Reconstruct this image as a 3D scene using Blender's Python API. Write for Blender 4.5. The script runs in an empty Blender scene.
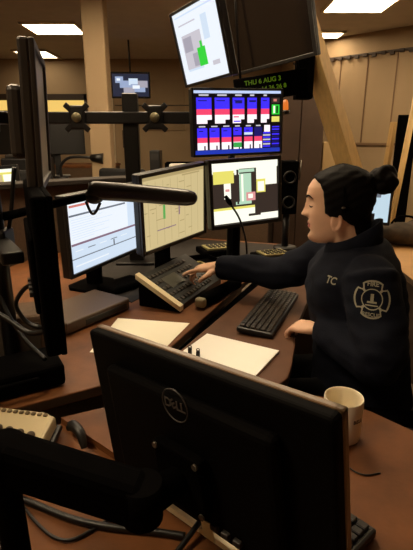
import bpy, bmesh, math, random
from mathutils import Vector, Matrix, Euler, noise
random.seed(7)
SC = bpy.context.scene
COL = SC.collection
V = Vector
R = math.radians
PI = math.pi

# ------------------------------------------------------------------ camera
PITCH = math.atan(.302)
cam = bpy.data.cameras.new('camera')
cam.sensor_fit = 'VERTICAL'; cam.sensor_height = 36; cam.lens = 36 * 450 / 550
cam.clip_start = .02
co = bpy.data.objects.new('camera', cam); COL.objects.link(co)
co.location = (0, 0, 1.37); co.rotation_euler = (PI / 2 - PITCH, 0, 0)
SC.camera = co
SC.view_settings.view_transform = 'Standard'
SC.view_settings.look = 'None'
SC.view_settings.gamma = 1
SC.view_settings.exposure = 0

# ------------------------------------------------------------------ materials
def lin(c):
    f = lambda x: x / 12.92 if x <= .04045 else ((x + .055) / 1.055) ** 2.4
    return tuple(f(x / 255) for x in c) + (1,)

MATS = {}
def mat(name, rgb, rough=.6, metal=0, var=0, vscale=8, bump=0, bscale=60, stretch=(1, 1, 1), spec=.5, sheen=0):
    if name in MATS: return MATS[name]
    m = bpy.data.materials.new(name); m.use_nodes = True
    nt = m.node_tree; b = nt.nodes['Principled BSDF']
    b.inputs['Base Color'].default_value = lin(rgb)
    b.inputs['Roughness'].default_value = rough
    b.inputs['Metallic'].default_value = metal
    b.inputs['Specular IOR Level'].default_value = spec
    if sheen: b.inputs['Sheen Weight'].default_value = sheen
    if var or bump:
        tc = nt.nodes.new('ShaderNodeTexCoord'); mp = nt.nodes.new('ShaderNodeMapping')
        mp.inputs['Scale'].default_value = stretch
        nt.links.new(tc.outputs['Object'], mp.inputs['Vector'])
    if var:
        n = nt.nodes.new('ShaderNodeTexNoise'); n.inputs['Scale'].default_value = vscale; n.inputs['Detail'].default_value = 6
        nt.links.new(mp.outputs['Vector'], n.inputs['Vector'])
        r = nt.nodes.new('ShaderNodeValToRGB')
        c = lin(rgb)
        r.color_ramp.elements[0].color = tuple(x * (1 - var) for x in c[:3]) + (1,)
        r.color_ramp.elements[1].color = tuple(min(1, x * (1 + var)) for x in c[:3]) + (1,)
        r.color_ramp.elements[0].position = .3; r.color_ramp.elements[1].position = .7
        nt.links.new(n.outputs['Fac'], r.inputs['Fac']); nt.links.new(r.outputs['Color'], b.inputs['Base Color'])
    if bump:
        n2 = nt.nodes.new('ShaderNodeTexNoise'); n2.inputs['Scale'].default_value = bscale; n2.inputs['Detail'].default_value = 4
        nt.links.new(mp.outputs['Vector'], n2.inputs['Vector'])
        bp = nt.nodes.new('ShaderNodeBump'); bp.inputs['Strength'].default_value = bump; bp.inputs['Distance'].default_value = .01
        nt.links.new(n2.outputs['Fac'], bp.inputs['Height']); nt.links.new(bp.outputs['Normal'], b.inputs['Normal'])
    MATS[name] = m
    return m

def emit(name, rgb, strength=1.0):
    if name in MATS: return MATS[name]
    m = bpy.data.materials.new(name); m.use_nodes = True
    nt = m.node_tree; b = nt.nodes['Principled BSDF']
    b.inputs['Base Color'].default_value = (.01, .01, .01, 1)
    b.inputs['Roughness'].default_value = .35
    b.inputs['Emission Color'].default_value = lin(rgb)
    b.inputs['Emission Strength'].default_value = strength
    MATS[name] = m
    return m

M_BLK = mat('black_plastic', (16, 15, 15), .45, var=.1, vscale=30)
M_BLKM = mat('matte_black_plastic', (8, 7, 7), .75, var=.15, vscale=40, spec=.01)
M_BLKG = mat('glossy_black_plastic', (18, 16, 16), .22)
M_BEZ = mat('bezel_plastic', (30, 28, 27), .35)
M_GREY = mat('dark_grey_plastic', (44, 41, 39), .5)
M_MET = mat('grey_metal', (120, 116, 108), .35, .9)
M_GREYM = mat('painted_black_metal', (22, 20, 19), .4, .3)
M_DESK = mat('brown_laminate', (108, 66, 34), .58, spec=.25, var=.22, vscale=14, bump=.05, bscale=120)
M_DESKE = mat('dark_brown_edge', (84, 66, 50), .5)
M_DESKG = mat('grey_brown_laminate', (96, 64, 44), .55, spec=.25, var=.12, vscale=20)
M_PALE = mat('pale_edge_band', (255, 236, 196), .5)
M_CREAM = mat('cream_plastic', (226, 212, 172), .45)
M_PAPER = mat('white_paper', (253, 251, 242), .7)
M_PAPERY = mat('cream_paper', (252, 246, 222), .7)
M_WALL = mat('tan_wall_paint', (164, 140, 108), .8, var=.06, vscale=2, bump=.05)
M_PANEL = mat('beige_wall_panel', (154, 130, 98), .7, var=.08, vscale=3, stretch=(1, 1, .3))
M_CEIL = mat('ceiling_paint', (200, 188, 172), .9, var=.05, vscale=6, bump=.1, bscale=90)
M_FLOOR = mat('dark_carpet', (118, 104, 90), .95, var=.25, vscale=60)
M_COLUMN = mat('column_paint', (160, 136, 104), .7, var=.04, vscale=4)
M_WOOD = mat('pale_wood', (208, 172, 110), .55, var=.1, vscale=10, stretch=(6, 6, .6))
M_WOODB = mat('beige_wood', (184, 148, 92), .55, var=.1, vscale=10, stretch=(6, 6, .6))
M_DBROWN = mat('dark_brown_panel', (62, 44, 32), .6, var=.2, vscale=6)
M_FABRICP = mat('brown_partition_fabric', (88, 68, 50), .9, var=.15, vscale=70, bump=.1, bscale=200)
M_BFAB = mat('black_fabric', (13, 12, 13), .9, var=.2, vscale=90)
M_TRIMD = mat('dark_trim', (50, 36, 26), .6)
M_WHITET = mat('white_trim', (232, 218, 188), .6)
M_SKIN = None

# ------------------------------------------------------------------ mesh helpers
class MB:
    def __init__(s): s.bm = bmesh.new()
    def _merge(s, t, M, mi, smooth=False):
        for f in t.faces:
            f.material_index = mi; f.smooth = smooth
        t.transform(M)
        me = bpy.data.meshes.new('tmp'); t.to_mesh(me); t.free()
        s.bm.from_mesh(me); bpy.data.meshes.remove(me)
    def box(s, c, d, bev=0, mi=0, rot=None, seg=2):
        t = bmesh.new(); bmesh.ops.create_cube(t, size=1)
        bmesh.ops.scale(t, vec=d, verts=t.verts)
        if bev: bmesh.ops.bevel(t, geom=list(t.edges), offset=bev, segments=seg, profile=.5, affect='EDGES', clamp_overlap=True)
        M = Matrix.Translation(c)
        if rot: M = M @ Euler(rot).to_matrix().to_4x4()
        s._merge(t, M, mi); return s
    def beam(s, a, b, w, h, bev=0, mi=0, roll=0):
        a, b = V(a), V(b); d = b - a
        t = bmesh.new(); bmesh.ops.create_cube(t, size=1)
        bmesh.ops.scale(t, vec=(w, h, d.length), verts=t.verts)
        if bev: bmesh.ops.bevel(t, geom=list(t.edges), offset=bev, segments=2, profile=.5, affect='EDGES', clamp_overlap=True)
        q = d.to_track_quat('Z', 'Y')
        s._merge(t, Matrix.Translation((a + b) / 2) @ q.to_matrix().to_4x4() @ Matrix.Rotation(roll, 4, 'Z'), mi); return s
    def tube(s, pts, rad, seg=12, mi=0, smooth_path=True, n=5, caps=True, flat=1.0):
        pts = [V(p) for p in pts]
        rad = list(rad) if hasattr(rad, '__len__') else [rad] * len(pts)
        if smooth_path and len(pts) > 2:
            P, Q = [], []
            for i in range(len(pts) - 1):
                p0 = pts[max(i - 1, 0)]; p1 = pts[i]; p2 = pts[i + 1]; p3 = pts[min(i + 2, len(pts) - 1)]
                for k in range(n):
                    u = k / n
                    P.append(.5 * ((2 * p1) + (p2 - p0) * u + (2 * p0 - 5 * p1 + 4 * p2 - p3) * u * u + (3 * p1 - p0 - 3 * p2 + p3) * u ** 3))
                    Q.append(rad[i] * (1 - u) + rad[i + 1] * u)
            P.append(pts[-1]); Q.append(rad[-1]); pts, rad = P, Q
        rings = []; nrm = None
        for i, p in enumerate(pts):
            d = (pts[min(i + 1, len(pts) - 1)] - pts[max(i - 1, 0)]).normalized()
            if nrm is None:
                nrm = d.orthogonal().normalized()
                if abs(d.z) < .9: nrm = (V((0, 0, 1)) - d * d.z).normalized()
            else: nrm = (nrm - d * nrm.dot(d)).normalized()
            bn = d.cross(nrm)
            rings.append([s.bm.verts.new(p + (nrm * math.cos(2 * PI * k / seg) * flat + bn * math.sin(2 * PI * k / seg)) * rad[i]) for k in range(seg)])
        for a, b in zip(rings, rings[1:]):
            for k in range(seg):
                f = s.bm.faces.new((a[k], a[(k + 1) % seg], b[(k + 1) % seg], b[k])); f.smooth = True; f.material_index = mi
        if caps:
            f = s.bm.faces.new(rings[0][::-1]); f.material_index = mi
            f = s.bm.faces.new(rings[-1]); f.material_index = mi
        return s
    def cyl(s, a, b, r, seg=20, mi=0, r2=None):
        return s.tube([a, b], [r, r if r2 is None else r2], seg, mi, False)
    def rings(s, rs, mi=0, cap=True, smooth=True):
        """rs: list of lists of points, same count"""
        L = [[s.bm.verts.new(p) for p in r] for r in rs]; n = len(L[0])
        for a, b in zip(L, L[1:]):
            for k in range(n):
                f = s.bm.faces.new((a[k], a[(k + 1) % n], b[(k + 1) % n], b[k])); f.smooth = smooth; f.material_index = mi
        if cap:
            for r in (L[0][::-1], L[-1]):
                f = s.bm.faces.new(r); f.material_index = mi; f.smooth = smooth
        return s
    def lathe(s, prof, seg=32, c=(0, 0, 0), mi=0, cap=False):
        c = V(c)
        return s.rings([[c + V((r * math.cos(2 * PI * k / seg), r * math.sin(2 * PI * k / seg), z)) for k in range(seg)] for r, z in prof], mi, cap)
    def prism(s, poly, z0, z1, mi=0, mside=None, bev=0):
        t = bmesh.new()
        a = [t.verts.new((x, y, z0)) for x, y in poly]; b = [t.verts.new((x, y, z1)) for x, y in poly]
        n = len(poly)
        for k in range(n): t.faces.new((a[k], a[(k + 1) % n], b[(k + 1) % n], b[k])).material_index = mi if mside is None else mside
        t.faces.new(a[::-1]).material_index = mi; t.faces.new(b).material_index = mi
        bmesh.ops.recalc_face_normals(t, faces=list(t.faces))
        if bev: bmesh.ops.bevel(t, geom=[e for e in t.edges if abs(e.verts[0].co.z - e.verts[1].co.z) < 1e-6], offset=bev, segments=2, profile=.5, affect='EDGES')
        me = bpy.data.meshes.new('tmp'); t.to_mesh(me); t.free(); s.bm.from_mesh(me); bpy.data.meshes.remove(me)
        return s
    def quad(s, pts, mi=0):
        f = s.bm.faces.new([s.bm.verts.new(p) for p in pts]); f.material_index = mi; return s
    def sphere(s, c, r, mi=0, sc=(1, 1, 1), rot=None, u=20, v=14):
        t = bmesh.new(); bmesh.ops.create_uvsphere(t, u_segments=u, v_segments=v, radius=r)
        M = Matrix.Translation(c)
        if rot: M = M @ Euler(rot).to_matrix().to_4x4()
        M = M @ Matrix.Diagonal((*sc, 1))
        s._merge(t, M, mi, True); return s
    def torus(s, c, R_, r, rot=None, mi=0, seg=32, ms=8, sc=(1, 1, 1)):
        M = Matrix.Translation(c)
        if rot: M = M @ (rot if isinstance(rot, Matrix) else Euler(rot).to_matrix().to_4x4())
        M = M @ Matrix.Diagonal((*sc, 1))
        L = []
        for i in range(seg):
            a = 2 * PI * i / seg
            L.append([s.bm.verts.new(M @ V(((R_ + r * math.cos(2 * PI * k / ms)) * math.cos(a), (R_ + r * math.cos(2 * PI * k / ms)) * math.sin(a), r * math.sin(2 * PI * k / ms)))) for k in range(ms)])
        for i in range(seg):
            a, b = L[i], L[(i + 1) % seg]
            for k in range(ms):
                f = s.bm.faces.new((a[k], b[k], b[(k + 1) % ms], a[(k + 1) % ms])); f.smooth = True; f.material_index = mi
        return s
    def text(s, body, size, M, mi=0, ext=.0004, bold=False):
        cu = bpy.data.curves.new('t', 'FONT'); cu.body = body; cu.size = size; cu.align_x = 'CENTER'; cu.align_y = 'CENTER'; cu.extrude = ext
        if bold: cu.offset = size * .02
        o = bpy.data.objects.new('t', cu); COL.objects.link(o)
        dg = bpy.context.evaluated_depsgraph_get(); me = bpy.data.meshes.new_from_object(o.evaluated_get(dg))
        bpy.data.objects.remove(o); bpy.data.curves.remove(cu)
        me.transform(M)
        t = bmesh.new(); t.from_mesh(me); bpy.data.meshes.remove(me)
        s._merge(t, Matrix.Identity(4), mi); return s
    def build(s, name, mats, parent=None, recalc=False):
        if recalc: bmesh.ops.recalc_face_normals(s.bm, faces=list(s.bm.faces))
        me = bpy.data.meshes.new(name); s.bm.to_mesh(me); s.bm.free()
        for m in (mats if isinstance(mats, (list, tuple)) else [mats]): me.materials.append(m)
        o = bpy.data.objects.new(name, me); COL.objects.link(o)
        if parent: o.parent = parent
        return o

def tag(o, label, cat, group=None):
    o['label'] = label; o['category'] = cat
    if group: o['group'] = group
    return o
def thing(name, label, cat, loc=(0, 0, 0), rot=(0, 0, 0), group=None):
    o = bpy.data.objects.new(name, None); COL.objects.link(o)
    o.location = loc; o.rotation_euler = rot; o.empty_display_size = .05
    return tag(o, label, cat, group)
def struct(o): o['kind'] = 'structure'; return o
def copy_tree(o, parent=None):
    c = o.copy(); COL.objects.link(c); c.parent = parent
    for ch in list(o.children): copy_tree(ch, c)
    return c

# ------------------------------------------------------------------ the room
ROOM = [(-4, -1.6), (3.6, -1.6), (3.6, 4.47), (1.2, 6.75), (1.2, 7.9), (-4, 7.9)]
struct(MB().prism(ROOM, -.05, 0).build('floor', M_FLOOR))
struct(MB().prism(ROOM, 2.6, 2.65).build('ceiling', M_CEIL))
def wall(name, a, b, m, t=.1, z1=2.6):
    a, b = V((*a, 0)), V((*b, 0)); d = (b - a).normalized(); n = V((d.y, -d.x, 0)) * t
    return struct(MB().prism([(p.x, p.y) for p in (a, b, b + n, a + n)], 0, z1).build(name, m))
wall('wall_back', ROOM[0], ROOM[1], M_WALL)
wall('wall_right', ROOM[1], ROOM[2], M_WALL)
wall('wall_diagonal', ROOM[2], ROOM[3], M_PANEL)
wall('wall_corner', ROOM[3], ROOM[4], M_WALL)
wall('wall_left', ROOM[5], ROOM[0], M_WALL)
# far wall with the pass-through window and a doorway jamb
wf = MB()
WX0, WX1, WZ0, WZ1 = -3.7, -1.97, 1.72, 2.0
wf.box((-3.85, 7.95, 1.3), (.3, .1, 2.6)); wf.box((-.385, 7.95, 1.3), (3.17, .1, 2.6))
wf.box(((WX0 + WX1) / 2, 7.95, WZ0 / 2), (WX1 - WX0, .1, WZ0)); wf.box(((WX0 + WX1) / 2, 7.95, (WZ1 + 2.6) / 2), (WX1 - WX0, .1, 2.6 - WZ1))
struct(wf.build('wall_far', M_WALL))
w = MB()
for x in (WX0, -2.8, WX1): w.box((x, 7.93, 1.86), (.07, .12, .42))
for z in (WZ0, WZ1 + .03): w.box(((WX0 + WX1) / 2, 7.93, z), (WX1 - WX0 + .07, .12, .09))
wo = struct(w.build('window_1', M_TRIMD))
MB().box(((WX0 + WX1) / 2, 7.985, 1.86), (WX1 - WX0, .01, .28)).build('pane', emit('lit_window', (250, 206, 110), .95), wo)
d1 = MB()
d1.box((-1.63, 7.87, 1.02), (.05, .06, 2.04)); d1.box((-1.545, 7.87, 1.02), (.03, .05, 2.04))
struct(d1.build('trim_1', M_WHITET))
struct(MB().box((-.2, 7.87, 1.9), (2.6, .03, .012)).build('trim_2', M_TRIMD))
struct(MB().box((-.67, 7.885, 1.9), (.63, .03, .78), .004).build('trim_3', M_PANEL))
# diagonal wall: seams, track, dado
da, db = V((*ROOM[3], 0)), V((*ROOM[2], 0)); dd = (db - da).normalized(); dn = V((-dd.y, dd.x, 0)) * -1
if dn.y > 0: dn = -dn
L_ = (db - da).length
yaw = math.atan2(dd.y, dd.x)
seam = MB()
k = .35
while k < L_:
    p = da + dd * k + dn * .004
    seam.box((p.x, p.y, 1.84), (.012, .012, 1.02), rot=(0, 0, yaw)); k += .36
struct(seam.build('trim_4', mat('seam_brown', (110, 82, 56), .7)))
p = da + dd * (L_ / 2) + dn * .012
tr = MB().box((p.x, p.y, 2.36), (L_, .03, .022), rot=(0, 0, yaw))
k = .05
while k < L_:
    q = da + dd * k + dn * .03
    tr.box((q.x, q.y, 2.345 + .008 * math.sin(k * 31)), (.05, .03, .035), rot=(0, 0, yaw)); k += .11
struct(tr.build('trim_5', M_TRIMD))
struct(MB().box((p.x, p.y, 1.31), (L_, .025, .03), rot=(0, 0, yaw)).build('trim_6', mat('seam_brown', (110, 82, 56), .7)))
# columns
struct(MB().box((-1.02, 4.6, 1.3), (.2, .2, 2.6), .012).build('wall_column', M_COLUMN))

# ceiling lights
M_LAMP = emit('lamp_diffuser', (255, 228, 188), 25)
M_FRAME = mat('lamp_frame', (220, 205, 175), .5)
M_LAMPD = emit('lamp_diffuser_dim', (255, 232, 196), 5)
def ceiling_light(x, y, sx, sy, label, m=None):
    t = thing('ceiling_light', label, 'ceiling light', (x, y, 2.6), group='recessed ceiling lights')
    f = MB()
    for a in (-1, 1):
        f.box((a * sx / 2, 0, -.012), (.03, sy + .03, .024)); f.box((0, a * sy / 2, -.012), (sx, .03, .024))
    f.build('frame', M_FRAME, t)
    MB().box((0, 0, -.011), (sx - .03, sy - .03, .012)).build('diffuser', m or M_LAMP, t)
ceiling_light(-1.75, 5.78, .6, .52, 'bright ceiling light panel left of the pale column, larger of the two on the left')
ceiling_light(-2.55, 7.42, .5, .6, 'small bright ceiling light panel showing just behind the edge-on upper monitor', M_LAMPD)
ceiling_light(1.45, 4.75, .6, .62, 'bright ceiling light panel cut by the top of the photo above the slanted post')
ceiling_light(1.45, 6.1, .4, .3, 'narrow bright ceiling light above the top of the beige panelled wall')
ceiling_light(-1.1, 2.5, .62, .62, 'ceiling light panel over the curved partition at left')
ceiling_light(-1.15, .5, .62, .62, 'ceiling light panel over the near end of the console')
ceiling_light(.1, 2.25, .62, .62, 'added out-of-view ceiling light panel brightening the white paper pad')  # added unseen lamp, lifts the paper pad and reaching hand
ceiling_light(2.4, 3.4, .62, .62, 'added out-of-view ceiling light panel brightening the slanted post and pale side desk')  # unseen fill panel added for the slanted post and right desk
ceiling_light(-.7, 3.5, .62, .62, 'added out-of-view ceiling light panel brightening the front of the pale column')  # extra panel out of view, added to brighten column front and ceiling
# ------------------------------------------------------------------ console desks
LW = [(-.95, .69), (-.277, 1.068), (-.19, 1.117), (.5, 2.75), (-.2, 3.0), (-.9, 2.6), (-1.15, 1.8)]
t = thing('desk', 'brown left worktop of the dispatch console carrying the monitors and phone', 'desk', (0, 0, 0))
MB().prism(LW, .71, .74, 0, 1, .004).build('worktop', [M_DESK, M_DESKE], t)
for x, y, r in ((-.8, .9, .55), (-.9, 2.3, -.6), (0, 2.6, .3)):
    MB().box((x, y, .355), (.05, .5, .71), .004, rot=(0, 0, r)).build('leg', M_DBROWN, t)
RW = [(-.158, 1.117), (-.04, 1.07), (.164, 1.063), (.2, 1.076), (.226, 1.11), (.249, 1.179), (.283, 1.312), (.306, 1.44), (.36, 1.58), (.42, 1.75), (.62, 2.2), (.85, 2.72), (.612, 2.72)]
t = thing('desk', 'narrow brown keyboard worktop with rounded end in front of the seated woman', 'desk', (0, 0, 0))
MB().prism(RW, .71, .74, 0, 1, .004).build('worktop', [M_DESKG, M_DESKE], t)
MB().box((.0, 1.22, .355), (.04, .14, .71), .004, rot=(0, 0, -.4)).build('leg', M_DBROWN, t)
MB().box((.66, 2.55, .355), (.04, .3, .71), .004, rot=(0, 0, 1.1)).build('leg', M_DBROWN, t)
MB().beam((-.15, 1.17, .69), (.5, 2.66, .69), .05, .02).build('cable_tray', M_BLKM, t)

# near worktop with the pale edge band, and the lower shelf
e0, e1 = V((-.349, .911, 0)), V((.16, .487, 0)); ed = (e1 - e0).normalized(); en = V((ed.y, -ed.x, 0))
if en.y > 0: en = -en
e0 = e0 - en * .009
e2 = e0 + ed * 1.25
NW = [(e0.x, e0.y), (e2.x, e2.y), (1.3, .05), (1.15, .3), (.85, .5), (.62, .7), (.464, .867), (.394, .944), (.313, 1.001), (.242, 1.025), (.1, 1.03), (-.1, 1.01), (-.249, .961)]
t = thing('desk', 'brown near worktop under the white mug and the large black monitor', 'desk')
MB().prism(NW, .725, .742, 0, 0, 0).build('worktop', [M_DESK, M_DESKE], t)
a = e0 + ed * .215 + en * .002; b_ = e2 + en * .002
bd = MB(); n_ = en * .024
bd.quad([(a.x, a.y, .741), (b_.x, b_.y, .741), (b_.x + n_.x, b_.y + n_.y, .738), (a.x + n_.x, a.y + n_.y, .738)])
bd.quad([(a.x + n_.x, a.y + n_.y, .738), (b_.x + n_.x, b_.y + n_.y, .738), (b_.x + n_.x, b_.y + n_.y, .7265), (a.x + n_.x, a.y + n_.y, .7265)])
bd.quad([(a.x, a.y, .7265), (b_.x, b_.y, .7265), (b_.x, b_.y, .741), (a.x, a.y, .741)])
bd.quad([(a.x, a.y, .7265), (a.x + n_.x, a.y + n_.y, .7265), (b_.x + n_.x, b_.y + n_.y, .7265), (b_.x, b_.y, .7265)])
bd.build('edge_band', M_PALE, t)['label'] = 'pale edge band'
MB().box((.75, .35, .36), (.5, .04, .725), .004, rot=(0, 0, -.7)).build('leg', M_DBROWN, t)
LS = [(-.349, .916), (-.249, .961), (-.1, 1.01), (.1, 1.03), (.3, .9), (.7, .25), (.7, -.1), (-.9, -.1), (-.95, .645)]
t = thing('desk', 'brown lower shelf in the near left corner carrying the office phone and loose cables', 'desk')
MB().prism(LS, .695, .7245, 0, 1, 0).build('worktop', [M_DESK, M_DESKE], t)
for x, y in ((-.8, .1), (-.75, .6), (.5, .1)):
    MB().box((x, y, .347), (.06, .06, .695), .004).build('leg', M_DBROWN, t)

# ------------------------------------------------------------------ monitors
def scr_mesh(W, H, rects, bg, parent, name='screen', y=0):
    """rects: (u0,v0,u1,v1,material) with v down, 0..1"""
    m = MB(); mats = [bg]
    m.quad([(-W / 2, y, -H / 2), (W / 2, y, -H / 2), (W / 2, y, H / 2), (-W / 2, y, H / 2)], 0)
    for i, (u0, v0, u1, v1, mm) in enumerate(rects):
        if mm not in mats: mats.append(mm)
        yy = y - .0004 - .00002 * i
        x0, x1 = (u0 - .5) * W, (u1 - .5) * W; z0, z1 = (.5 - v1) * H, (.5 - v0) * H
        m.quad([(x0, yy, z0), (x1, yy, z0), (x1, yy, z1), (x0, yy, z1)], mats.index(mm))
    return m.build(name, mats, parent)

def monitor(label, loc, eul, W, H, rects, bg, bez=.014, depth=.035, back=.03, group=None, name='monitor', mcase=None, bulge=(.6, .55), cat='monitor'):
    t = thing(name, label, cat, loc, tuple(R(a) for a in eul), group)
    mc = mcase or M_BLK
    c = MB()
    c.box((0, depth / 2 + .002, 0), (W, depth, H), .006)
    c.box((0, depth + back / 2, -.01), (W * bulge[0], back, H * bulge[1]), .012)
    c.build('casing', mc, t)
    b = MB()
    for s_ in (-1, 1):
        b.box((s_ * (W / 2 - bez / 2), -.002, 0), (bez, .012, H), .003); b.box((0, -.002, s_ * (H / 2 - bez / 2)), (W - 2 * bez, .012, bez), .003)
    b.build('bezel', M_BEZ if mcase is None else mcase, t)
    if bg: scr_mesh(W - 2 * bez + .002, H - 2 * bez + .002, rects, bg, t)
    return t

def stand(t, loc, eul, H, zdesk, w=.2, d=.15):
    """neck and base in the monitor's own frame, reaching the worktop"""
    Mi = (Matrix.Translation(loc) @ Euler(tuple(R(a) for a in eul)).to_matrix().to_4x4()).inverted()
    yw = R(eul[2]); c = V(loc); bk = V((-math.sin(yw), math.cos(yw), 0))
    p = c + bk * .085
    n = MB().beam(Mi @ V((p.x, p.y, zdesk + .012)), Mi @ V((p.x, p.y, c.z + .02)), .07, .03, .006)
    n.build('neck', M_BLKM, t)
    q = c + bk * .1
    bb = MB().prism([(x * w / 2, y * d / 2) for x, y in ((-.7, -1), (.7, -1), (1, -.6), (1, .6), (.7, 1), (-.7, 1), (-1, .6), (-1, -.6))], 0, .014, bev=.004)
    o = bb.build('base', M_BLKM, t)
    o.data.transform(Mi @ Matrix.Translation((q.x, q.y, zdesk)) @ Matrix.Rotation(yw, 4, 'Z'))

S_WHITE = emit('screen_white', (240, 247, 255), 1.0)
S_BLUEW = emit('screen_pale_blue', (212, 228, 246), 1.0)
S_LINE = emit('screen_grey_line', (120, 128, 140), .8)
S_RED = emit('screen_soft_red', (222, 130, 118), .9)
S_PURP = emit('screen_purple_grey', (150, 120, 140), .8)
S_CREAM = emit('screen_cream', (214, 194, 142), .95)
S_CREAM2 = emit('screen_cream_dark', (190, 168, 116), .85)
S_GRN = emit('screen_green', (70, 190, 90), .8)
S_YEL = emit('screen_yellow', (236, 226, 110), 1.0)
S_WARMW = emit('screen_warm_white', (255, 255, 236), 1.1)
S_DARK = emit('screen_dark_brown', (62, 50, 44), .8)
S_MINT = emit('screen_mint', (190, 226, 196), .95)
S_PINK = emit('screen_pink', (236, 160, 160), .9)
S_BLUE = emit('screen_blue', (60, 44, 240), 1.2)
S_NAVY = emit('screen_navy', (30, 26, 110), .9)
S_BLUE2 = emit('screen_bar_blue', (36, 60, 190), .9)
S_RED2 = emit('screen_magenta_red', (232, 66, 104), 1.2)
S_PKW = emit('screen_pinkish_white', (255, 238, 246), 1.2)
S_BLK = emit('screen_black', (14, 10, 18), .6)
S_BGRN = emit('screen_bright_green', (48, 214, 60), 1.0)
S_MAP = emit('screen_map_grey', (208, 204, 214), .95)
S_MAP2 = emit('screen_map_shade', (176, 172, 186), .9)
S_TV = emit('tv_dark_blue', (24, 34, 60), .9)
S_TV2 = emit('tv_pale_blue', (160, 178, 214), .9)

# A: text on white
ra = [(0, 0, 1, .05, S_BLUEW), (.03, .09, .28, .12, S_RED), (.02, .215, .8, .24, S_LINE), (.02, .60, 1, .63, S_PURP), (0, .63, 1, 1, S_BLUEW),
      (0, .80, 1, .815, S_LINE), (.83, .0, 1, .6, S_BLUEW), (.58, .72, .6, .8, S_LINE), (.05, .9, .5, .92, S_WHITE)]
for i in range(9): ra.append((.04 + .0 * i, .28 + i * .033, .3 + random.random() * .45, .286 + i * .033, S_BLUEW))
for i in range(5): ra.append((.06 + i * .16, .70, .06 + i * .16 + .1, .712, S_LINE if i % 2 else S_WHITE))
lA, eA = (-.422, 1.884, 1.016), (.1, -1, 66.2)
t = monitor('left lit monitor with a white and pale blue text screen', lA, eA, .51, .32, ra, S_WHITE, .016)
stand(t, lA, eA, .32, .74)
# B: cream spreadsheet
rb = [(0, 0, 1, .05, S_CREAM2), (.3, .33, .335, .62, S_GRN), (.62, .06, .92, .08, S_CREAM2)]
for i in range(8): rb.append((.08 + i * .115, .08, .085 + i * .115, .96, S_CREAM2))
for i in range(26): 
    u = random.random() * .85; v_ = .1 + random.random() * .8; rb.append((u, v_, u + .03 + random.random() * .08, v_ + .012, S_CREAM2))
rb += [(.55, .45, .57, .62, S_PURP), (.2, .75, .5, .765, S_PURP)]
lB, eB = (-.132, 1.912, 1.094), (4, -5, 51.2)
t = monitor('middle lit monitor with a cream yellow list screen behind the black lamp head', lB, eB, .41, .33, rb, S_CREAM, .016)
stand(t, lB, eB, .33, .743, .16, .12)
# C: status blocks on dark
rc = [(0, 0, 1, .11, S_WARMW), (0, .11, .33, .17, S_WARMW), (.02, .13, .32, .33, S_YEL), (.33, .11, .4, .2, S_WARMW), (.17, .33, .27, .58, S_WARMW), (.19, .42, .25, .46, S_PINK),
      (.37, .12, .63, .17, S_MINT), (.40, .19, .58, .64, S_MINT), (.43, .2, .46, .66, S_WARMW), (.34, .64, .58, .69, S_MINT), (.36, .12, .39, .68, S_DARK),
      (.66, .11, .98, .4, S_WARMW), (.66, .3, .8, .52, S_YEL), (.68, .34, .78, .5, S_WARMW), (.5, .5, .64, .64, S_PINK), (.53, .53, .6, .6, S_WARMW),
      (0, .72, .63, .98, S_WARMW), (.0, .72, .63, .76, S_YEL), (.53, .87, 1, .98, S_WARMW), (.53, .86, .72, .9, S_DARK)]
lC, eC = (.182, 2.086, 1.136), (-1.8, -2.5, 24.4)
t = monitor('lit monitor with white and yellow blocks on a dark screen behind the gooseneck microphone', lC, eC, .376, .31, rc, S_DARK, .018)
stand(t, lC, eC, .31, .743)
# D: blue red white columns
rd = [(0, 0, 1, .045, emit('screen_bluewhite', (200, 216, 255), 1.0)), (0, .93, 1, 1, S_BLUE2), (0, .045, 1, .1, S_BLK)]
xs = [.03, .23, .43, .60, .76]; ws = [.165, .165, .135, .11, .1]
for x, wd in zip(xs, ws):
    rd += [(x + .03, .06, x + wd - .03, .085, S_MAP), (x, .11, x + wd, .24, S_BLUE), (x + .02, .15, x + wd * .7, .165, S_NAVY), (x, .24, x + wd, .29, S_BLUE), (x, .285, x + wd, .38, S_RED2), (x, .375, x + wd, .51, S_PKW), (x + wd * .7, .45, x + wd, .51, S_BLK)]
rd += [(.46, .15, .54, .2, S_NAVY), (.44, .40, .5, .42, S_RED2), (.62, .15, .7, .18, S_NAVY), (.44, .47, .52, .49, S_BLUE)]
rd += [(.885, .11, .985, .2, S_DARK), (.91, .13, .95, .17, S_RED), (.89, .22, .985, .38, S_BGRN), (.91, .24, .93, .36, S_WARMW), (.945, .24, .965, .36, S_BLK), (.89, .41, .985, .5, S_YEL)]
xs = [.03, .165, .3, .435, .56, .68]; ws = [.11, .11, .11, .095, .1, .095]
for i, (x, wd) in enumerate(zip(xs, ws)):
    rd += [(x + .02, .545, x + wd - .02, .565, S_MAP), (x, .58, x + wd, .70, S_BLUE if i < 5 else S_NAVY), (x + .02, .62, x + wd * .6, .635, S_NAVY), (x, .70, x + wd, .74, S_NAVY if i > 2 else S_BLUE), (x, .73, x + wd, .83, S_RED2), (x, .81, x + wd, .925, S_PKW), (x + wd * .65, .86, x + wd * .8, .925, S_BLK)]
rd += [(.435, .82, .53, .9, S_GRN), (.56, .66, .66, .70, S_BLUEW), (.8, .55, .87, .66, S_PKW)]
for i in range(7): rd.append((.785, .665 + i * .037, .875, .69 + i * .037, S_MAP if i % 2 else S_BLUE))
for i in range(9): rd.append((.895, .57 + i * .04, .985, .595 + i * .04, S_BLUE if i % 2 else S_NAVY))
rd.append((.895, .57, .985, .59, S_BLUE))
lD, eD = (.152, 2.236, 1.445), (-.1, -1.7, 22)
t = monitor('upper lit monitor with columns of blue, red and white status blocks', lD, eD, .47, .30, rd, S_BLK, .011, group='upper monitors of the console')
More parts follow.
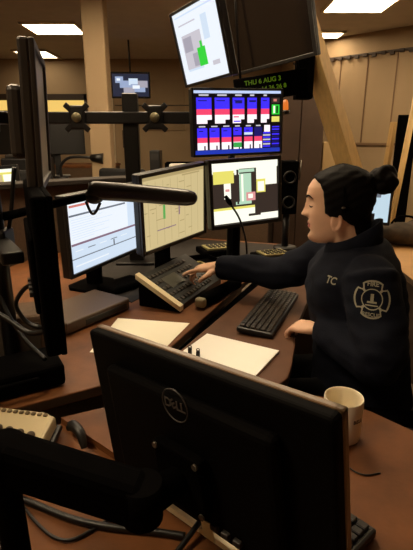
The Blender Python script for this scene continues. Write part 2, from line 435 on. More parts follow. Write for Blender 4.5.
# E: map on white, tilted down
re_ = [(.12, .32, .56, .80, S_MAP), (.14, .36, .34, .56, S_MAP2), (.3, .6, .44, .78, S_MAP2), (.42, .55, .60, .80, S_BGRN), (.5, .47, .55, .55, S_BGRN), (.36, .35, .5, .5, S_MAP),
       (.1, .17, .5, .19, S_MAP), (.62, .16, .75, .48, S_BLUEW), (.7, .78, .85, .84, S_MAP), (.05, .05, .9, .07, S_BLUEW), (.13, .8, .5, .83, S_BLUEW)]
lE, eE = (-.031, 2.239, 1.783), (14, -1.9, -59.1)
tE = monitor('tilted lit monitor at the top with a white map screen and a green patch', lE, eE, .41, .33, re_, S_WHITE, .013, group='upper monitors of the console')
# F: big dark TV
lF, eF = (.304, 2.66, 1.985), (13.5, -4.5, -48.1)
M_DSCR = mat('dark_screen_glass', (24, 18, 15), .16, spec=.6)
tF = monitor('large dark switched-off screen hanging tilted at the top beside the map monitor', lF, eF, .59, .49, [], None, .02, .03, group='upper monitors of the console')
MB().box((0, .0005, 0), (.555, .004, .455)).build('screen', M_DSCR, tF)

# pole behind D; E and F hang from the ceiling
def back_of(loc, eul, off): return V(loc) + Euler(tuple(R(a) for a in eul)).to_matrix() @ V((0, off, 0))
q = back_of(lD, eD, .068)
P0 = V((q.x, q.y + .03, .743))
t = thing('monitor_pole', 'black upright pole behind the blue and red monitor and the dark block screen', 'pole', tuple(P0))
MB().cyl((0, 0, .01), (0, 0, q.z - .743 + .06), .02).build('pole', M_GREYM, t)
MB().box((0, 0, .005), (.14, .12, .01), .003).build('base', M_GREYM, t)
MB().beam((0, 0, q.z - .743), q - P0, .06, .06, .005).build('arm', M_GREYM, t)
for tt, l, e, off in ((tE, lE, eE, .06), (tF, lF, eF, .058)):
    Mi = (Matrix.Translation(l) @ Euler(tuple(R(a) for a in e)).to_matrix().to_4x4()).inverted()
    q = back_of(l, e, off); q2 = back_of(l, e, off + .06); q2.z = q.z
    h = MB().beam(Mi @ q, Mi @ q2, .06, .06, .005); h.cyl(Mi @ (q2 - V((0, 0, .04))), Mi @ V((q2.x, q2.y, 2.59)), .02); h.cyl(Mi @ V((q2.x, q2.y, 2.585)), Mi @ V((q2.x, q2.y, 2.599)), .06)
    h.build('ceiling_pole', M_GREYM, tt)

# LED wall clock sign
t = thing('led_sign', 'black sign with green dotted date and time letters behind the blue and red monitor', 'sign', (.37, 2.74, 1.655), (R(6), R(-9), R(3)))
MB().box((0, .025, 0), (.42, .05, .135), .005).build('housing', M_BLKM, t)
S_LED = emit('led_green', (104, 138, 22), .38)
ms = MB()
RX = Matrix.Rotation(PI / 2, 4, 'X')
ms.text('THU 6 AUG 3', .035, Matrix.Translation((-.05, -.002, .036)) @ RX, bold=True)
ms.text('14 36 26 8', .033, Matrix.Translation((.01, -.002, -.006)) @ RX, bold=True)
ms.build('lettering', S_LED, t)
for x in (-.17, .17): MB().cyl((x, .055, -.02), (x + (.05 if x < 0 else -.02), .062, .95 - x * .17), .007, 10).build('hanger', M_GREYM, t)
t = thing('beacon_lamp', 'small glowing amber lamp at the right end of the blue and red monitor', 'lamp', (.397, 2.42, 1.405))
MB().lathe([(.016, .085), (.026, .087), (.027, .1), (.024, .105)], 20, cap=True).build('base', M_BLK, t)
MB().lathe([(.016, .105), (.017, .115), (.015, .14), (.01, .152), (.003, .156)], 20, cap=True).build('lens', emit('amber_glow', (236, 120, 40), .9), t)
MB().cyl((0, 0, .092), (-.04, -.078, .092), .008).build('bracket', M_GREYM, t)

# G and H : two edge-on monitors at left
lG, eG = (-.413, 1.189, 1.417), (2.2, -1.2, 105.5)
M_GHC = mat('charcoal_casing', (44, 38, 34), .4)
M_GHB = mat('grey_back_casing', (84, 76, 72), .5)
t = monitor('upper edge-on monitor at the far left, its screen coloured grey for the grazing reflection', lG, eG, .38, .31, [], None, .016, .024, .035, group='monitors on the left pole', mcase=M_GHC, bulge=(.8, .5))
MB().box((0, .0008, 0), (.35, .003, .28)).build('screen', mat('screen_glass_reflection_grey', (120, 114, 106), .3), t)  # grazing reflection put into the glass colour as an even grey
lH, eH = (-.375, 1.03, 1.107), (0, 0, 113)
t = monitor('lower edge-on black monitor at the left, seen from its back beside the white text screen', lH, eH, .42, .325, [], None, .016, .03, .012, group='monitors on the left pole', mcase=M_BLKM, bulge=(.7, .5))
MB().box((0, .0008, 0), (.39, .003, .31)).build('screen', M_DSCR, t)
pt = MB()
for i in range(4): pt.box((-.06 + i * .035, .046, -.07), (.02, .008, .012), .002)
pt.build('port', M_GREY, t)
t = thing('monitor_pole', 'black upright pole with two arms behind the edge-on monitors at the left', 'pole', (-.56, 1.18, .74))
MB().cyl((0, 0, .012), (0, 0, .86), .022).build('pole', M_GREYM, t)
MB().box((0, 0, .006), (.16, .16, .012), .004).build('base', M_GREYM, t)
for l, e, off in ((lG, eG, .085), (lH, eH, .075)):
    q = back_of(l, e, off); q = q - V((-.56, 1.18, .74))
    o = MB(); o.beam((0, 0, q.z), q, .05, .03, .005); o.box((0, 0, q.z), (.07, .07, .07), .008); o.build('arm', M_GREYM, t)

# Dell monitor in the foreground
eN = (-3.8, 5.0, 136.4)
lN = tuple(V((-.014, .601, .909)) - Euler(tuple(R(a) for a in eN)).to_matrix() @ V((0, .014, 0)))
t = thing('monitor', 'large black monitor in the foreground seen from behind', 'monitor', lN, tuple(R(a) for a in eN))
W, H = .495, .297
M_DB = mat('black_monitor_back', (8, 7, 7), .7, var=.1, vscale=200, spec=.05)
c = MB(); c.box((0, .016, 0), (W, .024, H), .007, seg=3); c.box((0, .038, -.005), (W * .72, .024, H * .74), .012, seg=3); c.build('casing', M_DB, t)
M_RIM = mat('brown_gloss_rim', (112, 88, 62), .3)
b = MB()
for s_ in (-1, 1):
    b.box((s_ * (W / 2 - .006), .003, 0), (.015, .013, H + .003), .003); b.box((0, .003, s_ * (H / 2 - .006)), (W + .003, .013, .015), .003)
b.build('bezel', M_RIM, t)['label'] = 'brown glossy rim around the screen'
scr_mesh(W - .02, H - .02, [(0, 0, 1, .06, S_LINE), (.05, .2, .9, .8, S_DARK)], S_NAVY, t, y=-.004)
M_LOGO = mat('logo_grey', (70, 67, 66), .5, .1)
lg = MB()
LX, LZ = -.004, .092
YB = .0505
Mb = Matrix.Translation((LX, YB, LZ)) @ Matrix.Rotation(PI, 4, 'Z') @ RX
lg.torus((LX, YB, LZ), .0265, .0011, rot=(PI / 2, 0, 0))
lg.text('D', .021, Mb @ Matrix.Translation((-.0156, 0, 0)), bold=True)
lg.text('E', .021, Mb @ Matrix.Translation((-.004, 0.0005, 0)) @ Matrix.Rotation(R(32), 4, 'Z'), bold=True)
lg.text('L', .021, Mb @ Matrix.Translation((.007, 0, 0)), bold=True)
lg.text('L', .021, Mb @ Matrix.Translation((.0165, 0, 0)), bold=True)
lg.build('logo', M_LOGO, t)['label'] = 'round grey maker logo'
vm = MB(); VX, VZ = -.012, -.02
vm.box((VX, .062, VZ), (.1, .018, .1), .004)
vm.build('mount_plate', M_BLKM, t)
for a_ in (-1, 1):
    for b2 in (-1, 1):
        MB().cyl((VX + a_ * .043, .07, VZ + b2 * .043), (VX + a_ * .043, .074, VZ + b2 * .043), .005, 12).build('screw', mat('screw_metal', (96, 90, 80), .4, .5), t)
pp = MB()
for i in range(3): pp.box((VX - .05 - i * .022, .056, -.09 + .0), (.014, .008, .01), .002)
pp.build('port', M_GREY, t)
MB().box((VX - .03, .0525, -.11), (.022, .002, .032), rot=(0, .12, 0)).build('tag', mat('white_tag', (236, 226, 190), .7), t)['label'] = 'white paper tag'
MNM = Matrix.Translation(lN) @ Euler(tuple(R(a) for a in eN)).to_matrix().to_4x4()
vesa = MNM @ V((VX, .074, VZ))

# arm that carries it
def dpx(u, v, D):
    x = (u - 206.5) / 450; y = (v - 275) / 450; c_, s_ = math.cos(PITCH), math.sin(PITCH)
    return V((0, 0, 1.37)) + V((x, c_ - y * s_, -s_ - y * c_)) * D
a0 = dpx(2, 456, .60); a1 = dpx(142, 500, .585)
t = thing('desk_mount', 'thick black jointed mount reaching from the lower left corner to the big monitor', 'mount', (a0.x, a0.y, .7245))
def L3(p): return V(p) - V((a0.x, a0.y, .7245))
hz = a0.z - .7245
MB().lathe([(.045, 0), (.045, .012), (.02, .02), (.018, hz - .05), (.03, hz - .045), (.03, hz + .022), (.018, hz + .028)], 28, cap=True).build('post', M_BLKM, t)
vd = (MNM.to_3x3() @ V((0, 1, 0))).normalized()
ar = MB()
ar.beam(L3(a0), L3(a1), .05, .062, .012)
ar.cyl(L3(a0 + V((0, 0, -.034))), L3(a0 + V((0, 0, .018))), .03); ar.cyl(L3(a1 + V((0, 0, -.028))), L3(a1 + V((0, 0, .028))), .027)
ar.build('arm', M_BLKM, t)
MB().tube([L3(a1), L3((a1 + vesa) / 2 + vd * .012), L3(vesa + vd * .001)], [.026, .024, .022], 14).build('swivel', M_BLKM, t)

# keyboard beside big monitor, mug, mouse
def keyboard(label, loc, yaw_, W, D, rows, cols, mk, mcase=None):
    t = thing('keyboard', label, 'keyboard', loc, (R(3), 0, yaw_))
    MB().box((0, 0, .012), (W, D, .018), .005).build('case', mcase or M_BLK, t)
    k = MB()
    cw, rh = (W - .016) / cols, (D - .016) / rows
    for r_ in range(rows):
        for c_ in range(cols):
            if r_ == 0 and 4 <= c_ <= 8:
                if c_ == 6: k.box((-W / 2 + .008 + 6.5 * cw, -D / 2 + .008 + .5 * rh, .024), (cw * 4.8, rh * .84, .008), .0018, seg=1)
                continue
            k.box((-W / 2 + .008 + (c_ + .5) * cw, -D / 2 + .008 + (r_ + .5) * rh, .024), (cw * .84, rh * .84, .008), .0018, seg=1)
    k.build('keys', mk, t)
    return t
M_KEY = mat('key_black', (26, 23, 20), .4)
kc = V((.24, 1.58)); keyboard('black keyboard in front of the seated woman on the narrow worktop', (kc.x, kc.y, .741), math.atan2(.398, .163), .44, .125, 6, 20, mat('key_grey', (50, 44, 38), .38))
keyboard('dark keyboard partly hidden at the right edge of the big foreground monitor', (.10, .69, .743), math.atan2(-.17, .155) + PI, .40, .12, 6, 18, M_KEY)

M_MUG = mat('mug_glaze', (238, 226, 198), .3, var=.03, vscale=10)
t = thing('mug', 'white coffee mug on the near worktop behind the big black monitor', 'mug', (.295, .848, .742))
MB().lathe([(.001, .003), (.036, .002), (.0405, .006), (.0415, .02), (.0415, .098), (.0405, .1005), (.039, .0995), (.038, .09), (.0375, .02), (.034, .01), (.001, .009)], 40).build('body', M_MUG, t)
ha = math.atan2(-.78, -.62)
hd_ = V((math.cos(ha), math.sin(ha), 0))
MB().tube([hd_ * .039 + V((0, 0, .082)), hd_ * .06 + V((0, 0, .085)), hd_ * .07 + V((0, 0, .062)), hd_ * .064 + V((0, 0, .036)), hd_ * .039 + V((0, 0, .026))], .0055, 10).build('handle', M_MUG, t)
lt = MB()
for i, ch in enumerate('BELL'):
    an = R(-70) + i * .155
    lt.text(ch, .0115, Matrix.Rotation(an, 4, 'Z') @ Matrix.Translation((.0418, 0, .061)) @ Matrix.Rotation(PI / 2, 4, 'Z') @ RX, bold=True, ext=.0003)
lt.build('lettering', mat('ink_dark', (70, 58, 44), .6), t)
t = thing('mouse', 'shiny dark computer mouse at the bottom left corner', 'mouse', (-.335, .545, .7245), (0, 0, .9))
MB().sphere((0, 0, .004), .03, sc=(1.75, 1.05, 1.15)).build('shell', mat('mouse_gloss', (52, 42, 34), .15), t)
MB().torus((.025, 0, .031), .006, .003, rot=(PI / 2, 0, 0), seg=16).build('wheel', M_BLK, t)

# ------------------------------------------------------------------ office phone near left
t = thing('telephone', 'pale grey office telephone with rows of keys at the lower left', 'telephone', (-.45, .80, .7245), (R(6), R(2), R(-8)))
bs = MB()
bs.prism([(-.12, -.1), (.1, -.1), (.115, -.06), (.1, .09), (.07, .1), (-.12, .1)], .012, .05, bev=.008)
bs.build('body', mat('phone_grey', (206, 190, 150), .5), t)
MB().prism([(-.125, -.12), (.105, -.12), (.125, -.06), (.108, .1), (-.125, .105)], .0, .018, bev=.006).build('base', M_BLK, t)
k = MB()
for i in range(14): k.box((-.105 + i * .0142, .086, .052), (.009, .009, .006), .0015, seg=1)
k.build('line_keys', mat('phone_key_tan', (120, 104, 76), .5), t)
k = MB()
for i in range(4): k.lathe([(.0085, .05), (.0085, .055), (.006, .058), (.001, .058)], 14, c=(.0 + i * .026, .032 - i * .003, 0))
k.build('round_keys', mat('phone_key_brown', (70, 56, 40), .5), t)
MB().box((-.075, .045, .0505), (.05, .04, .003), .001).build('display', M_GREY, t)
h = MB(); h.tube([(-.115, -.06, .065), (-.05, -.058, .078), (.03, -.058, .078), (.09, -.06, .065)], [.024, .017, .017, .024], 14); h.build('handset', M_BLK, t)
tag(MB().tube([(-.31, .875, .745), (-.295, .855, .765), (-.272, .83, .762), (-.26, .81, .74)], [.008, .012, .011, .006], 12).build('telephone_plug', M_BLK), 'short black plug lead beside the pale telephone in the lower left', 'cable')

# ------------------------------------------------------------------ desk phone on console (sloped)
def plz(u, v, z):
    x = (u - 206.5) / 450; y = (v - 275) / 450; c_, s_ = math.cos(PITCH), math.sin(PITCH)
    d = V((x, c_ - y * s_, -s_ - y * c_)); k_ = (z - 1.37) / d.z
    return V((d.x * k_, d.y * k_, z))
F0 = plz(180, 306, .765); F1 = plz(221, 278, .765)
wd = (F1 - F0); PW = wd.length; wd.normalize(); bkd = V((-wd.y, wd.x, 0))
tph = thing('telephone', 'black console telephone with cream side rim under the reaching hand', 'telephone', (F0.x, F0.y, .74), (0, 0, math.atan2(wd.y, wd.x)))
PL_, HB = .18, .12
bdy = MB()
def wedge(m, x0, x1, y0, y1, zl=lambda y: .024 + y / PL_ * (HB - .024), th=None, mi=0):
    pr = [(y0, 0 if th is None else zl(y0) - th), (y1, 0 if th is None else zl(y1) - th), (y1, zl(y1)), (y0, zl(y0))]
    a = [V((x0, y, z)) for y, z in pr]; b = [V((x1, y, z)) for y, z in pr]
    m.quad(a[::-1], mi); m.quad(b, mi)
    for i in range(4): m.quad([a[i], a[(i + 1) % 4], b[(i + 1) % 4], b[i]], mi)
wedge(bdy, .012, PW, 0, PL_)
bdy.build('body', M_BLK, tph, True)
rim = MB(); zt = lambda y: .03 + y / PL_ * (HB - .024)
wedge(rim, -.012, .016, -.006, PL_ + .008, zt, .02); rim.build('rim', M_CREAM, tph, True)['label'] = 'cream side rim'
wl = MB(); wedge(wl, -.004, .0118, .0, PL_, lambda y: .012 + y / PL_ * (HB - .026)); wl.build('side_wall', M_BLKM, tph, True)
sl = math.atan2(HB - .024, PL_)
def onp(x, y, z=0): return (x, y - z * math.sin(sl), .024 + y / PL_ * (HB - .024) + z * math.cos(sl))
MB().box(onp(.13, .10, .002), (.11, .062, .004), .001, rot=(sl, 0, 0)).build('display', mat('lcd_grey', (74, 72, 62), .3), tph)
k = MB()
for r_ in range(5):
    for c_ in range(12):
        x = .032 + c_ * .026; y = .02 + r_ * .033
        if x > PW - .015 or (.07 < x < .19 and .06 < y < .135): continue
        k.box(onp(x, y, .003), (.018, .016, .006), .002, rot=(sl, 0, 0), seg=1)
k.build('keys', mat('phone_key_dark', (58, 52, 44), .4), tph)
h0, h1 = plz(201, 302, .765), plz(238, 282, .765)
t = thing('handset', 'black telephone handset with a cream end lying in front of the console telephone', 'handset', ((h0.x + h1.x) / 2, (h0.y + h1.y) / 2, .741), (0, 0, math.atan2(h1.y - h0.y, h1.x - h0.x)))
hl = (h1 - h0).length
g_ = MB().box((.008, 0, .024), (hl - .016, .048, .044), .014, seg=3); g_.box((-.02, 0, .04), (hl * .6, .03, .016), .006); g_.build('grip', M_BLKM, t)
MB().box((-hl / 2 - .002, 0, .023), (.03, .044, .04), .012, seg=3).build('end_cap', mat('handset_end', (160, 148, 116), .5), t)['label'] = 'cream end cap'

# ------------------------------------------------------------------ papers
def sheet(name, label, cat, pts, z, th, m, extra=None, group=None):
    o = MB().prism(pts, z, z + th).build(name, m); return tag(o, label, cat, group)
f, r2 = V((.002, 1.383)), V((.223, 1.256)); ex = (r2 - f); ey = V((ex.y, -ex.x)).normalized() * .2
if ey.y > 0: ey = -ey
sheet('paper_pad', 'thick white paper pad on the narrow worktop behind the big black monitor', 'paper', [tuple(f), tuple(r2), tuple(r2 + ey), tuple(f + ey)], .7405, .008, M_PAPER)
sheet('paper_sheet', 'single white paper sheet left of the gap, in front of the console telephone', 'paper', [(-.325, 1.534), (-.06, 1.487), (-.15, 1.23), (-.36, 1.26)], .7405, .0012, M_PAPERY)
for i, (u, v) in enumerate(((190, 354), (198, 357))):
    q = plz(u, v, .75)
    o = MB().box((0, 0, .011), (.012, .012, .022), .003); o.torus((0, 0, .024), .005, .0012, rot=(PI / 2, 0, 0), seg=14, ms=6)
    o = o.build('binder_clip', M_BLK); o.location = (q.x, q.y, .7488)
    tag(o, ('left' if i == 0 else 'right') + ' one of two small black clips standing on the thick white pad', 'clip', 'black clips on the pad')

# low flat box under A
t = thing('docking_box', 'low flat brown-grey box on the worktop under the white text screen', 'box', (-.45, 1.575, .74), (0, 0, R(56)))
MB().prism([(-.17, -.1), (.125, -.1), (.135, -.09), (.135, .1), (-.17, .1)], .004, .045, bev=.006).build('case', mat('box_brown_grey', (84, 66, 52), .55), t)
MB().box((.01, -.1005, .022), (.2, .004, .02), .001).build('front_panel', M_BLK, t)
MB().box((-.02, 0, .003), (.26, .17, .006)).build('feet', M_BLK, t)
# low box at left behind edge-on monitor
t = thing('speaker_box', 'low brown-grey box at the far left behind the edge-on black monitor', 'box', (-.60, 1.24, .74), (0, 0, .3))
MB().box((0, 0, .075), (.24, .14, .14), .012).build('case', M_FABRICP, t)
MB().box((0, -.071, .075), (.2, .004, .1), .002).build('grille', mat('grille_grey', (70, 60, 50), .8), t)
MB().box((0, 0, .004), (.2, .1, .008)).build('feet', M_BLK, t)

t = thing('equipment_case', 'low black case on the left worktop in front of the brown-grey box', 'case', (-.52, 1.06, .74), (0, 0, R(30)))
MB().box((0, 0, .034), (.26, .14, .06), .01).build('case', M_BLKM, t)
MB().tube([(-.05, -.07, .04), (-.05, -.09, .05), (.05, -.09, .05), (.05, -.07, .04)], .006, 8).build('handle', M_BLKM, t)
MB().box((0, 0, .003), (.2, .1, .006)).build('feet', M_BLK, t)

# ------------------------------------------------------------------ lamp boom
t = thing('boom_lamp', 'long black boom lamp with a thick rounded head across the lit monitors', 'lamp', (-.72, 1.16, .74))
o0 = V((-.72, 1.16, .74))
MB().lathe([(.07, 0), (.07, .014), (.02, .022), (.016, .36), (.016, .44), (.004, .445)], 24, cap=True).build('post', M_GREYM, t)
MB().tube([V((-.72, 1.16, 1.155)) - o0, V((-.55, 1.193, 1.171)) - o0, V((-.40, 1.235, 1.204)) - o0, V((-.322, 1.257, 1.219)) - o0], [.013, .012, .011, .01], 14).build('rod', M_BLKM, t)
jn = MB(); jn.sphere(V((-.312, 1.26, 1.218)) - o0, .024, sc=(1.15, 1, .9)); jn.tube([V((-.335, 1.255, 1.205)) - o0, V((-.322, 1.255, 1.172)) - o0, V((-.31, 1.257, 1.175)) - o0, V((-.296, 1.258, 1.2)) - o0], .004, 8)
jn.build('hinge', M_BLK, t)
MB().tube([V((-.318, 1.26, 1.236)) - o0, V((-.31, 1.26, 1.234)) - o0, V((-.2, 1.28, 1.224)) - o0, V((-.1, 1.297, 1.213)) - o0, V((-.055, 1.305, 1.208)) - o0, V((-.035, 1.308, 1.206)) - o0, V((-.027, 1.309, 1.205)) - o0], [.018, .027, .0265, .0255, .024, .018, .006], 18, flat=.95).build('lamp_head', mat('lamp_head_black', (30, 27, 26), .3), t)

# mic on gooseneck in front of C
t = thing('microphone', 'thin black gooseneck microphone crossing the dark block screen', 'microphone', (.19, 2.06, .743))
MB().lathe([(.045, 0), (.045, .014), (.012, .03), (.004, .034)], 20, cap=True).build('base', M_BLK, t)
MB().tube([(0, 0, .03), (-.005, -.02, .16), (-.04, -.06, .28), (-.085, -.1, .355)], .0045, 8).build('gooseneck', M_BLK, t)
MB().tube([(-.085, -.1, .355), (-.094, -.107, .37), (-.108, -.118, .392)], [.008, .011, .007], 12).build('capsule', M_BLKM, t)

tag(MB().prism([(-.44, 1.80), (-.30, 1.70), (-.14, 2.02), (.0, 2.0), (.172, 2.02), (.47, 2.72), (-.15, 2.92), (-.78, 2.55)], .7402, .7425).build('desk_mat', mat('dark_mat', (30, 24, 20), .8, var=.3, vscale=20)), 'dark desk mat under the lit monitor stands and the keypads', 'mat')
# keypads beneath C
for i, (x, y, yw) in enumerate(((.06, 2.5, .35), (.30, 2.42, .35))):
    if i == 1: x, y = .36, 2.36
    t = thing('keypad', ('pale-faced desk keypad under the left of the dark block screen' if i == 0 else 'pale-faced desk keypad nearest the woman under the dark block screen'), 'keypad', (x, y, .743), (R(0), 0, yw), 'keypads behind the lit monitors')
    MB().prism([(-.1, -.08), (.1, -.08), (.1, .08), (-.1, .08)], 0, .035, bev=.008).build('base', M_BLKM, t)
    m = MB().box((0, 0, .04), (.15, .11, .012), .003); m.build('face', mat('keypad_face', (150, 142, 96), .5), t)
    k = MB()
    for a_ in range(5):
        for b2 in range(3): k.box((-.05 + a_ * .025, -.035 + b2 * .03, .048), (.015, .016, .006), .001, seg=1)
    k.build('keys', M_GREY, t)
t = thing('tray', 'cluttered dark tray under the middle of the lit monitors with a yellow lead', 'tray', (-.08, 2.2, .743), (0, 0, .5))
tr = MB(); tr.box((0, 0, .006), (.3, .2, .012), .003)
for s_ in (-1, 1): tr.box((s_ * .147, 0, .022), (.006, .2, .03), .001); tr.box((0, s_ * .097, .022), (.3, .006, .03), .001)
tr.build('shell', M_BLKM, t)
tag(MB().tube([(-.2, 2.03, .79), (-.16, 1.98, .8), (-.1, 2.02, .805), (-.04, 2.1, .8), (.0, 2.08, .79), (.04, 2.02, .76)], .006, 8).build('loose_lead', mat('lead_cream', (206, 180, 110), .5)), 'pale yellow lead looped on the dark tray behind the phone', 'cable')
t = thing('headset_case', 'flat dark pouch beside the tray under the cream list screen', 'pouch', (-.37, 1.88, .743), (0, 0, .9))
MB().box((0, 0, .016), (.2, .12, .03), .012).build('shell', M_BLKM, t)

def cable(name, label, pts, r=.004, m=None):
    return tag(MB().tube(pts, r, 8, n=8).build(name, m or M_BLK), label, 'cable')
cable('cable', 'black cable hanging in a ring behind the edge-on black monitor at left', [(-.43, 1.1, 1.02), (-.47, 1.1, 1.0), (-.505, 1.12, .95), (-.49, 1.13, .9), (-.45, 1.12, .885), (-.41, 1.1, .91), (-.41, 1.09, .96)], .006)
cable('cable', 'black cable hanging in front of the brown partition at far left', [(-.5, 1.2, 1.3), (-.53, 1.2, 1.15), (-.56, 1.18, 1.05), (-.56, 1.16, .95), (-.50, 1.12, .86), (-.42, 1.06, .82)], .006)
cable('cable', 'black cable sagging to the lower back edge of the edge-on monitor', [(-.6, 1.1, .96), (-.52, 1.08, .93), (-.45, 1.05, .9), (-.39, 1.02, .92)], .007)
cz = lambda L_, z: [tuple(plz(u, v, z)) for u, v in L_]
cable('cable', 'thick black cable under the monitor mount on the lower shelf', cz([(2, 492), (30, 502), (70, 518), (110, 527), (150, 531), (185, 536)], .732), .006)
cable('cable', 'thin black cable looping on the lower shelf below the thick one', cz([(22, 505), (36, 522), (52, 536), (70, 540), (92, 530), (112, 517)], .729), .003)
cable('cable', 'short black cable crossing the pale desk edge below the white tag', [(-.05, .56, .7345), (-.02, .6, .744), (.0, .63, .75), (.01, .645, .772), (.02, .64, .81)], .005)
cable('cable', 'thin black keyboard cable lying on the worktop beside the white mug', cz([(343, 462), (354, 471), (366, 475), (380, 473)], .744), .0016)
cable('cable', 'tangle of black cable beneath the white text screen', [(-.46, 1.86, .745), (-.4, 1.9, .75), (-.35, 1.97, .755), (-.27, 1.98, .75), (-.22, 1.9, .75), (-.26, 1.8, .746)], .006)

# ------------------------------------------------------------------ rail with empty heads behind monitors
t = thing('monitor_rail', 'black rail with two empty monitor mounts on a post behind the lit monitors', 'monitor mount', (-.37, 2.33, .74))
def LR(x, y, z): return (x + .37, y - 2.33, z - .74)
MB().box((0, 0, .42), (.075, .05, .84), .006).build('post', M_GREYM, t)
MB().box((0, 0, .008), (.2, .16, .016), .004).build('base', M_GREYM, t)
MB().box(LR(-.43, 2.3, 1.468), (.78, .04, .055), .006).build('rail', M_GREYM, t)
for x in (-.615, -.245):
    h = MB(); h.box(LR(x, 2.27, 1.468), (.075, .03, .11), .01)
    for a_ in (-1, 1):
        for b2 in (-1, 1): h.box(LR(x + a_ * .04, 2.262, 1.468 + b2 * .046), (.04, .012, .026), .004, rot=(0, a_ * b2 * -.75, 0))
    h = h.build('mount_head', M_GREYM, t)
    MB().lathe([(.001, .0), (.02, .001), (.023, .006), (.021, .016), (.001, .018)], 20).build('knob', mat('knob_brass', (120, 112, 84), .4, .4), h)
    h.children[0].matrix_local = Matrix.Translation(LR(x, 2.256, 1.468)) @ Matrix.Rotation(PI / 2, 4, 'X')

# curved low partition behind the console
PP = [(-1.75, 1.7), (-1.3, 2.15), (-.95, 2.5), (-.55, 2.8), (-.1, 3.02), (.25, 3.12)]
def ribbon(pts, w):
    pts = [V(p) for p in pts]; A, B = [], []
    for i, p in enumerate(pts):
        d = (pts[min(i + 1, len(pts) - 1)] - pts[max(i - 1, 0)]).normalized(); n = V((-d.y, d.x)) * w / 2
        A.append(tuple(p + n)); B.append(tuple(p - n))
    return A + B[::-1]
t = thing('partition', 'curved brown low partition behind the lit monitors', 'partition')
MB().prism(ribbon(PP, .05), 0, 1.125).build('panel', M_FABRICP, t)
MB().prism(ribbon(PP, .16), 1.125, 1.15, bev=.004).build('ledge', mat('tan_ledge', (34, 25, 18), .8), t)

# ------------------------------------------------------------------ back room furniture
t = thing('television', 'small wall television on a ceiling pole showing a blue-white picture', 'television', (-1.015, 6.5, 2.06), (R(6), 0, R(4)))
MB().box((0, .03, 0), (.52, .06, .33), .008).build('casing', M_BLKG, t)
rt = [(.08, .12, .3, .4, S_TV2), (.2, .3, .55, .62, S_TV2), (.45, .2, .7, .5, S_BLUEW), (.5, .45, .9, .8, S_TV2), (.7, .3, .97, .6, S_MAP2), (.3, .6, .6, .85, S_MAP2), (.12, .2, .22, .3, S_WHITE), (.55, .5, .75, .65, S_WHITE)]
scr_mesh(.48, .28, rt, S_TV, t, y=-.001)
MB().cyl((0, .05, .1), (0, -.02, .54), .012).build('ceiling_pole', M_GREYM, t)
t = thing('picture_frame', 'small dark framed picture on the far wall below the television', 'picture', (-1.32, 7.88, 1.37))
fm = MB()
for s_ in (-1, 1): fm.box((s_ * .07, 0, 0), (.025, .03, .28)); fm.box((0, 0, s_ * .13), (.14, .03, .025))
fm.build('frame', M_TRIMD, t); MB().box((0, .008, 0), (.14, .006, .26)).build('picture', M_GREY, t)

def back_desk(label, x, y, w, d, h=.76, yaw_=0):
    t = thing('desk', label, 'desk', (x, y, 0), (0, 0, yaw_), 'desks in the back of the room')
    MB().box((0, 0, h - .02), (w, d, .04), .004).build('worktop', M_DESK, t)
    MB().box((0, -d / 2 + .02, h / 2 - .02), (w - .04, .03, h - .04)).build('front_panel', M_FABRICP, t)
    for s_ in (-1, 1): MB().box((s_ * (w / 2 - .03), 0, h / 2 - .02), (.04, d - .06, h - .04)).build('leg', M_DBROWN, t)
    return t
back_desk('brown desk in the back room left of the pale column', -2.5, 4.7, 1.9, .7, 1.0)
back_desk('brown desk in the back room between the column and the blue monitor', -.1, 4.9, 1.5, .7, 1.0)
back_desk('long brown desk along the far wall under the lit window', -2.6, 7.2, 2.4, .7, 1.0)
def dark_mon(label, x, y, z, yaw_, W=.5, H=.34, lit=None, up=.22):
    t = thing('monitor', label, 'monitor', (x, y, z), (0, 0, yaw_), 'dark monitors on the back desks')
    MB().box((0, 0, H / 2 + up), (W, .05, H), .008).build('casing', M_BLK, t)
    MB().box((0, .03, up / 2 + .02), (.06, .03, up + .04)).build('neck', M_BLK, t)
    MB().box((0, 0, .008), (.22, .17, .016), .004).build('base', M_BLK, t)
dark_mon('black monitor on the back desk just right of the edge-on upper monitor', -1.52, 4.75, 1.0, .3, .56, .4)
dark_mon('black monitor on the back desk behind the edge-on upper monitor', -2.2, 4.75, 1.0, -.1, .6, .42)
dark_mon('black monitor on the back desk at the left edge of the photo', -2.95, 4.8, 1.0, -.3, .6, .42)
dark_mon('black monitor on the far desk in front of the lit window', -2.35, 7.1, 1.0, 0, .6, .32)
# small lit screen at left
t = thing('monitor', 'small lit monitor with a yellow-white screen at the left edge beside the edge-on monitor', 'monitor', (-1.32, 3.0, 1.0), (0, R(-4), R(6)))
MB().box((0, .02, .125), (.2, .03, .16), .004).build('casing', M_BLK, t)
o = scr_mesh(.15, .115, [(0, 0, 1, .18, S_WARMW), (0, .25, .16, .9, S_RED), (.2, .3, .45, .95, S_CREAM), (.5, .3, 1, .9, S_WARMW)], S_YEL, t, y=0); o.location = (0, .003, .125)
MB().box((0, .02, .025), (.05, .03, .05)).build('neck', M_BLK, t)
back_desk('low brown desk behind the curved partition carrying the small lit monitor', -1.75, 3.2, 1.4, .6, 1.0, .25)

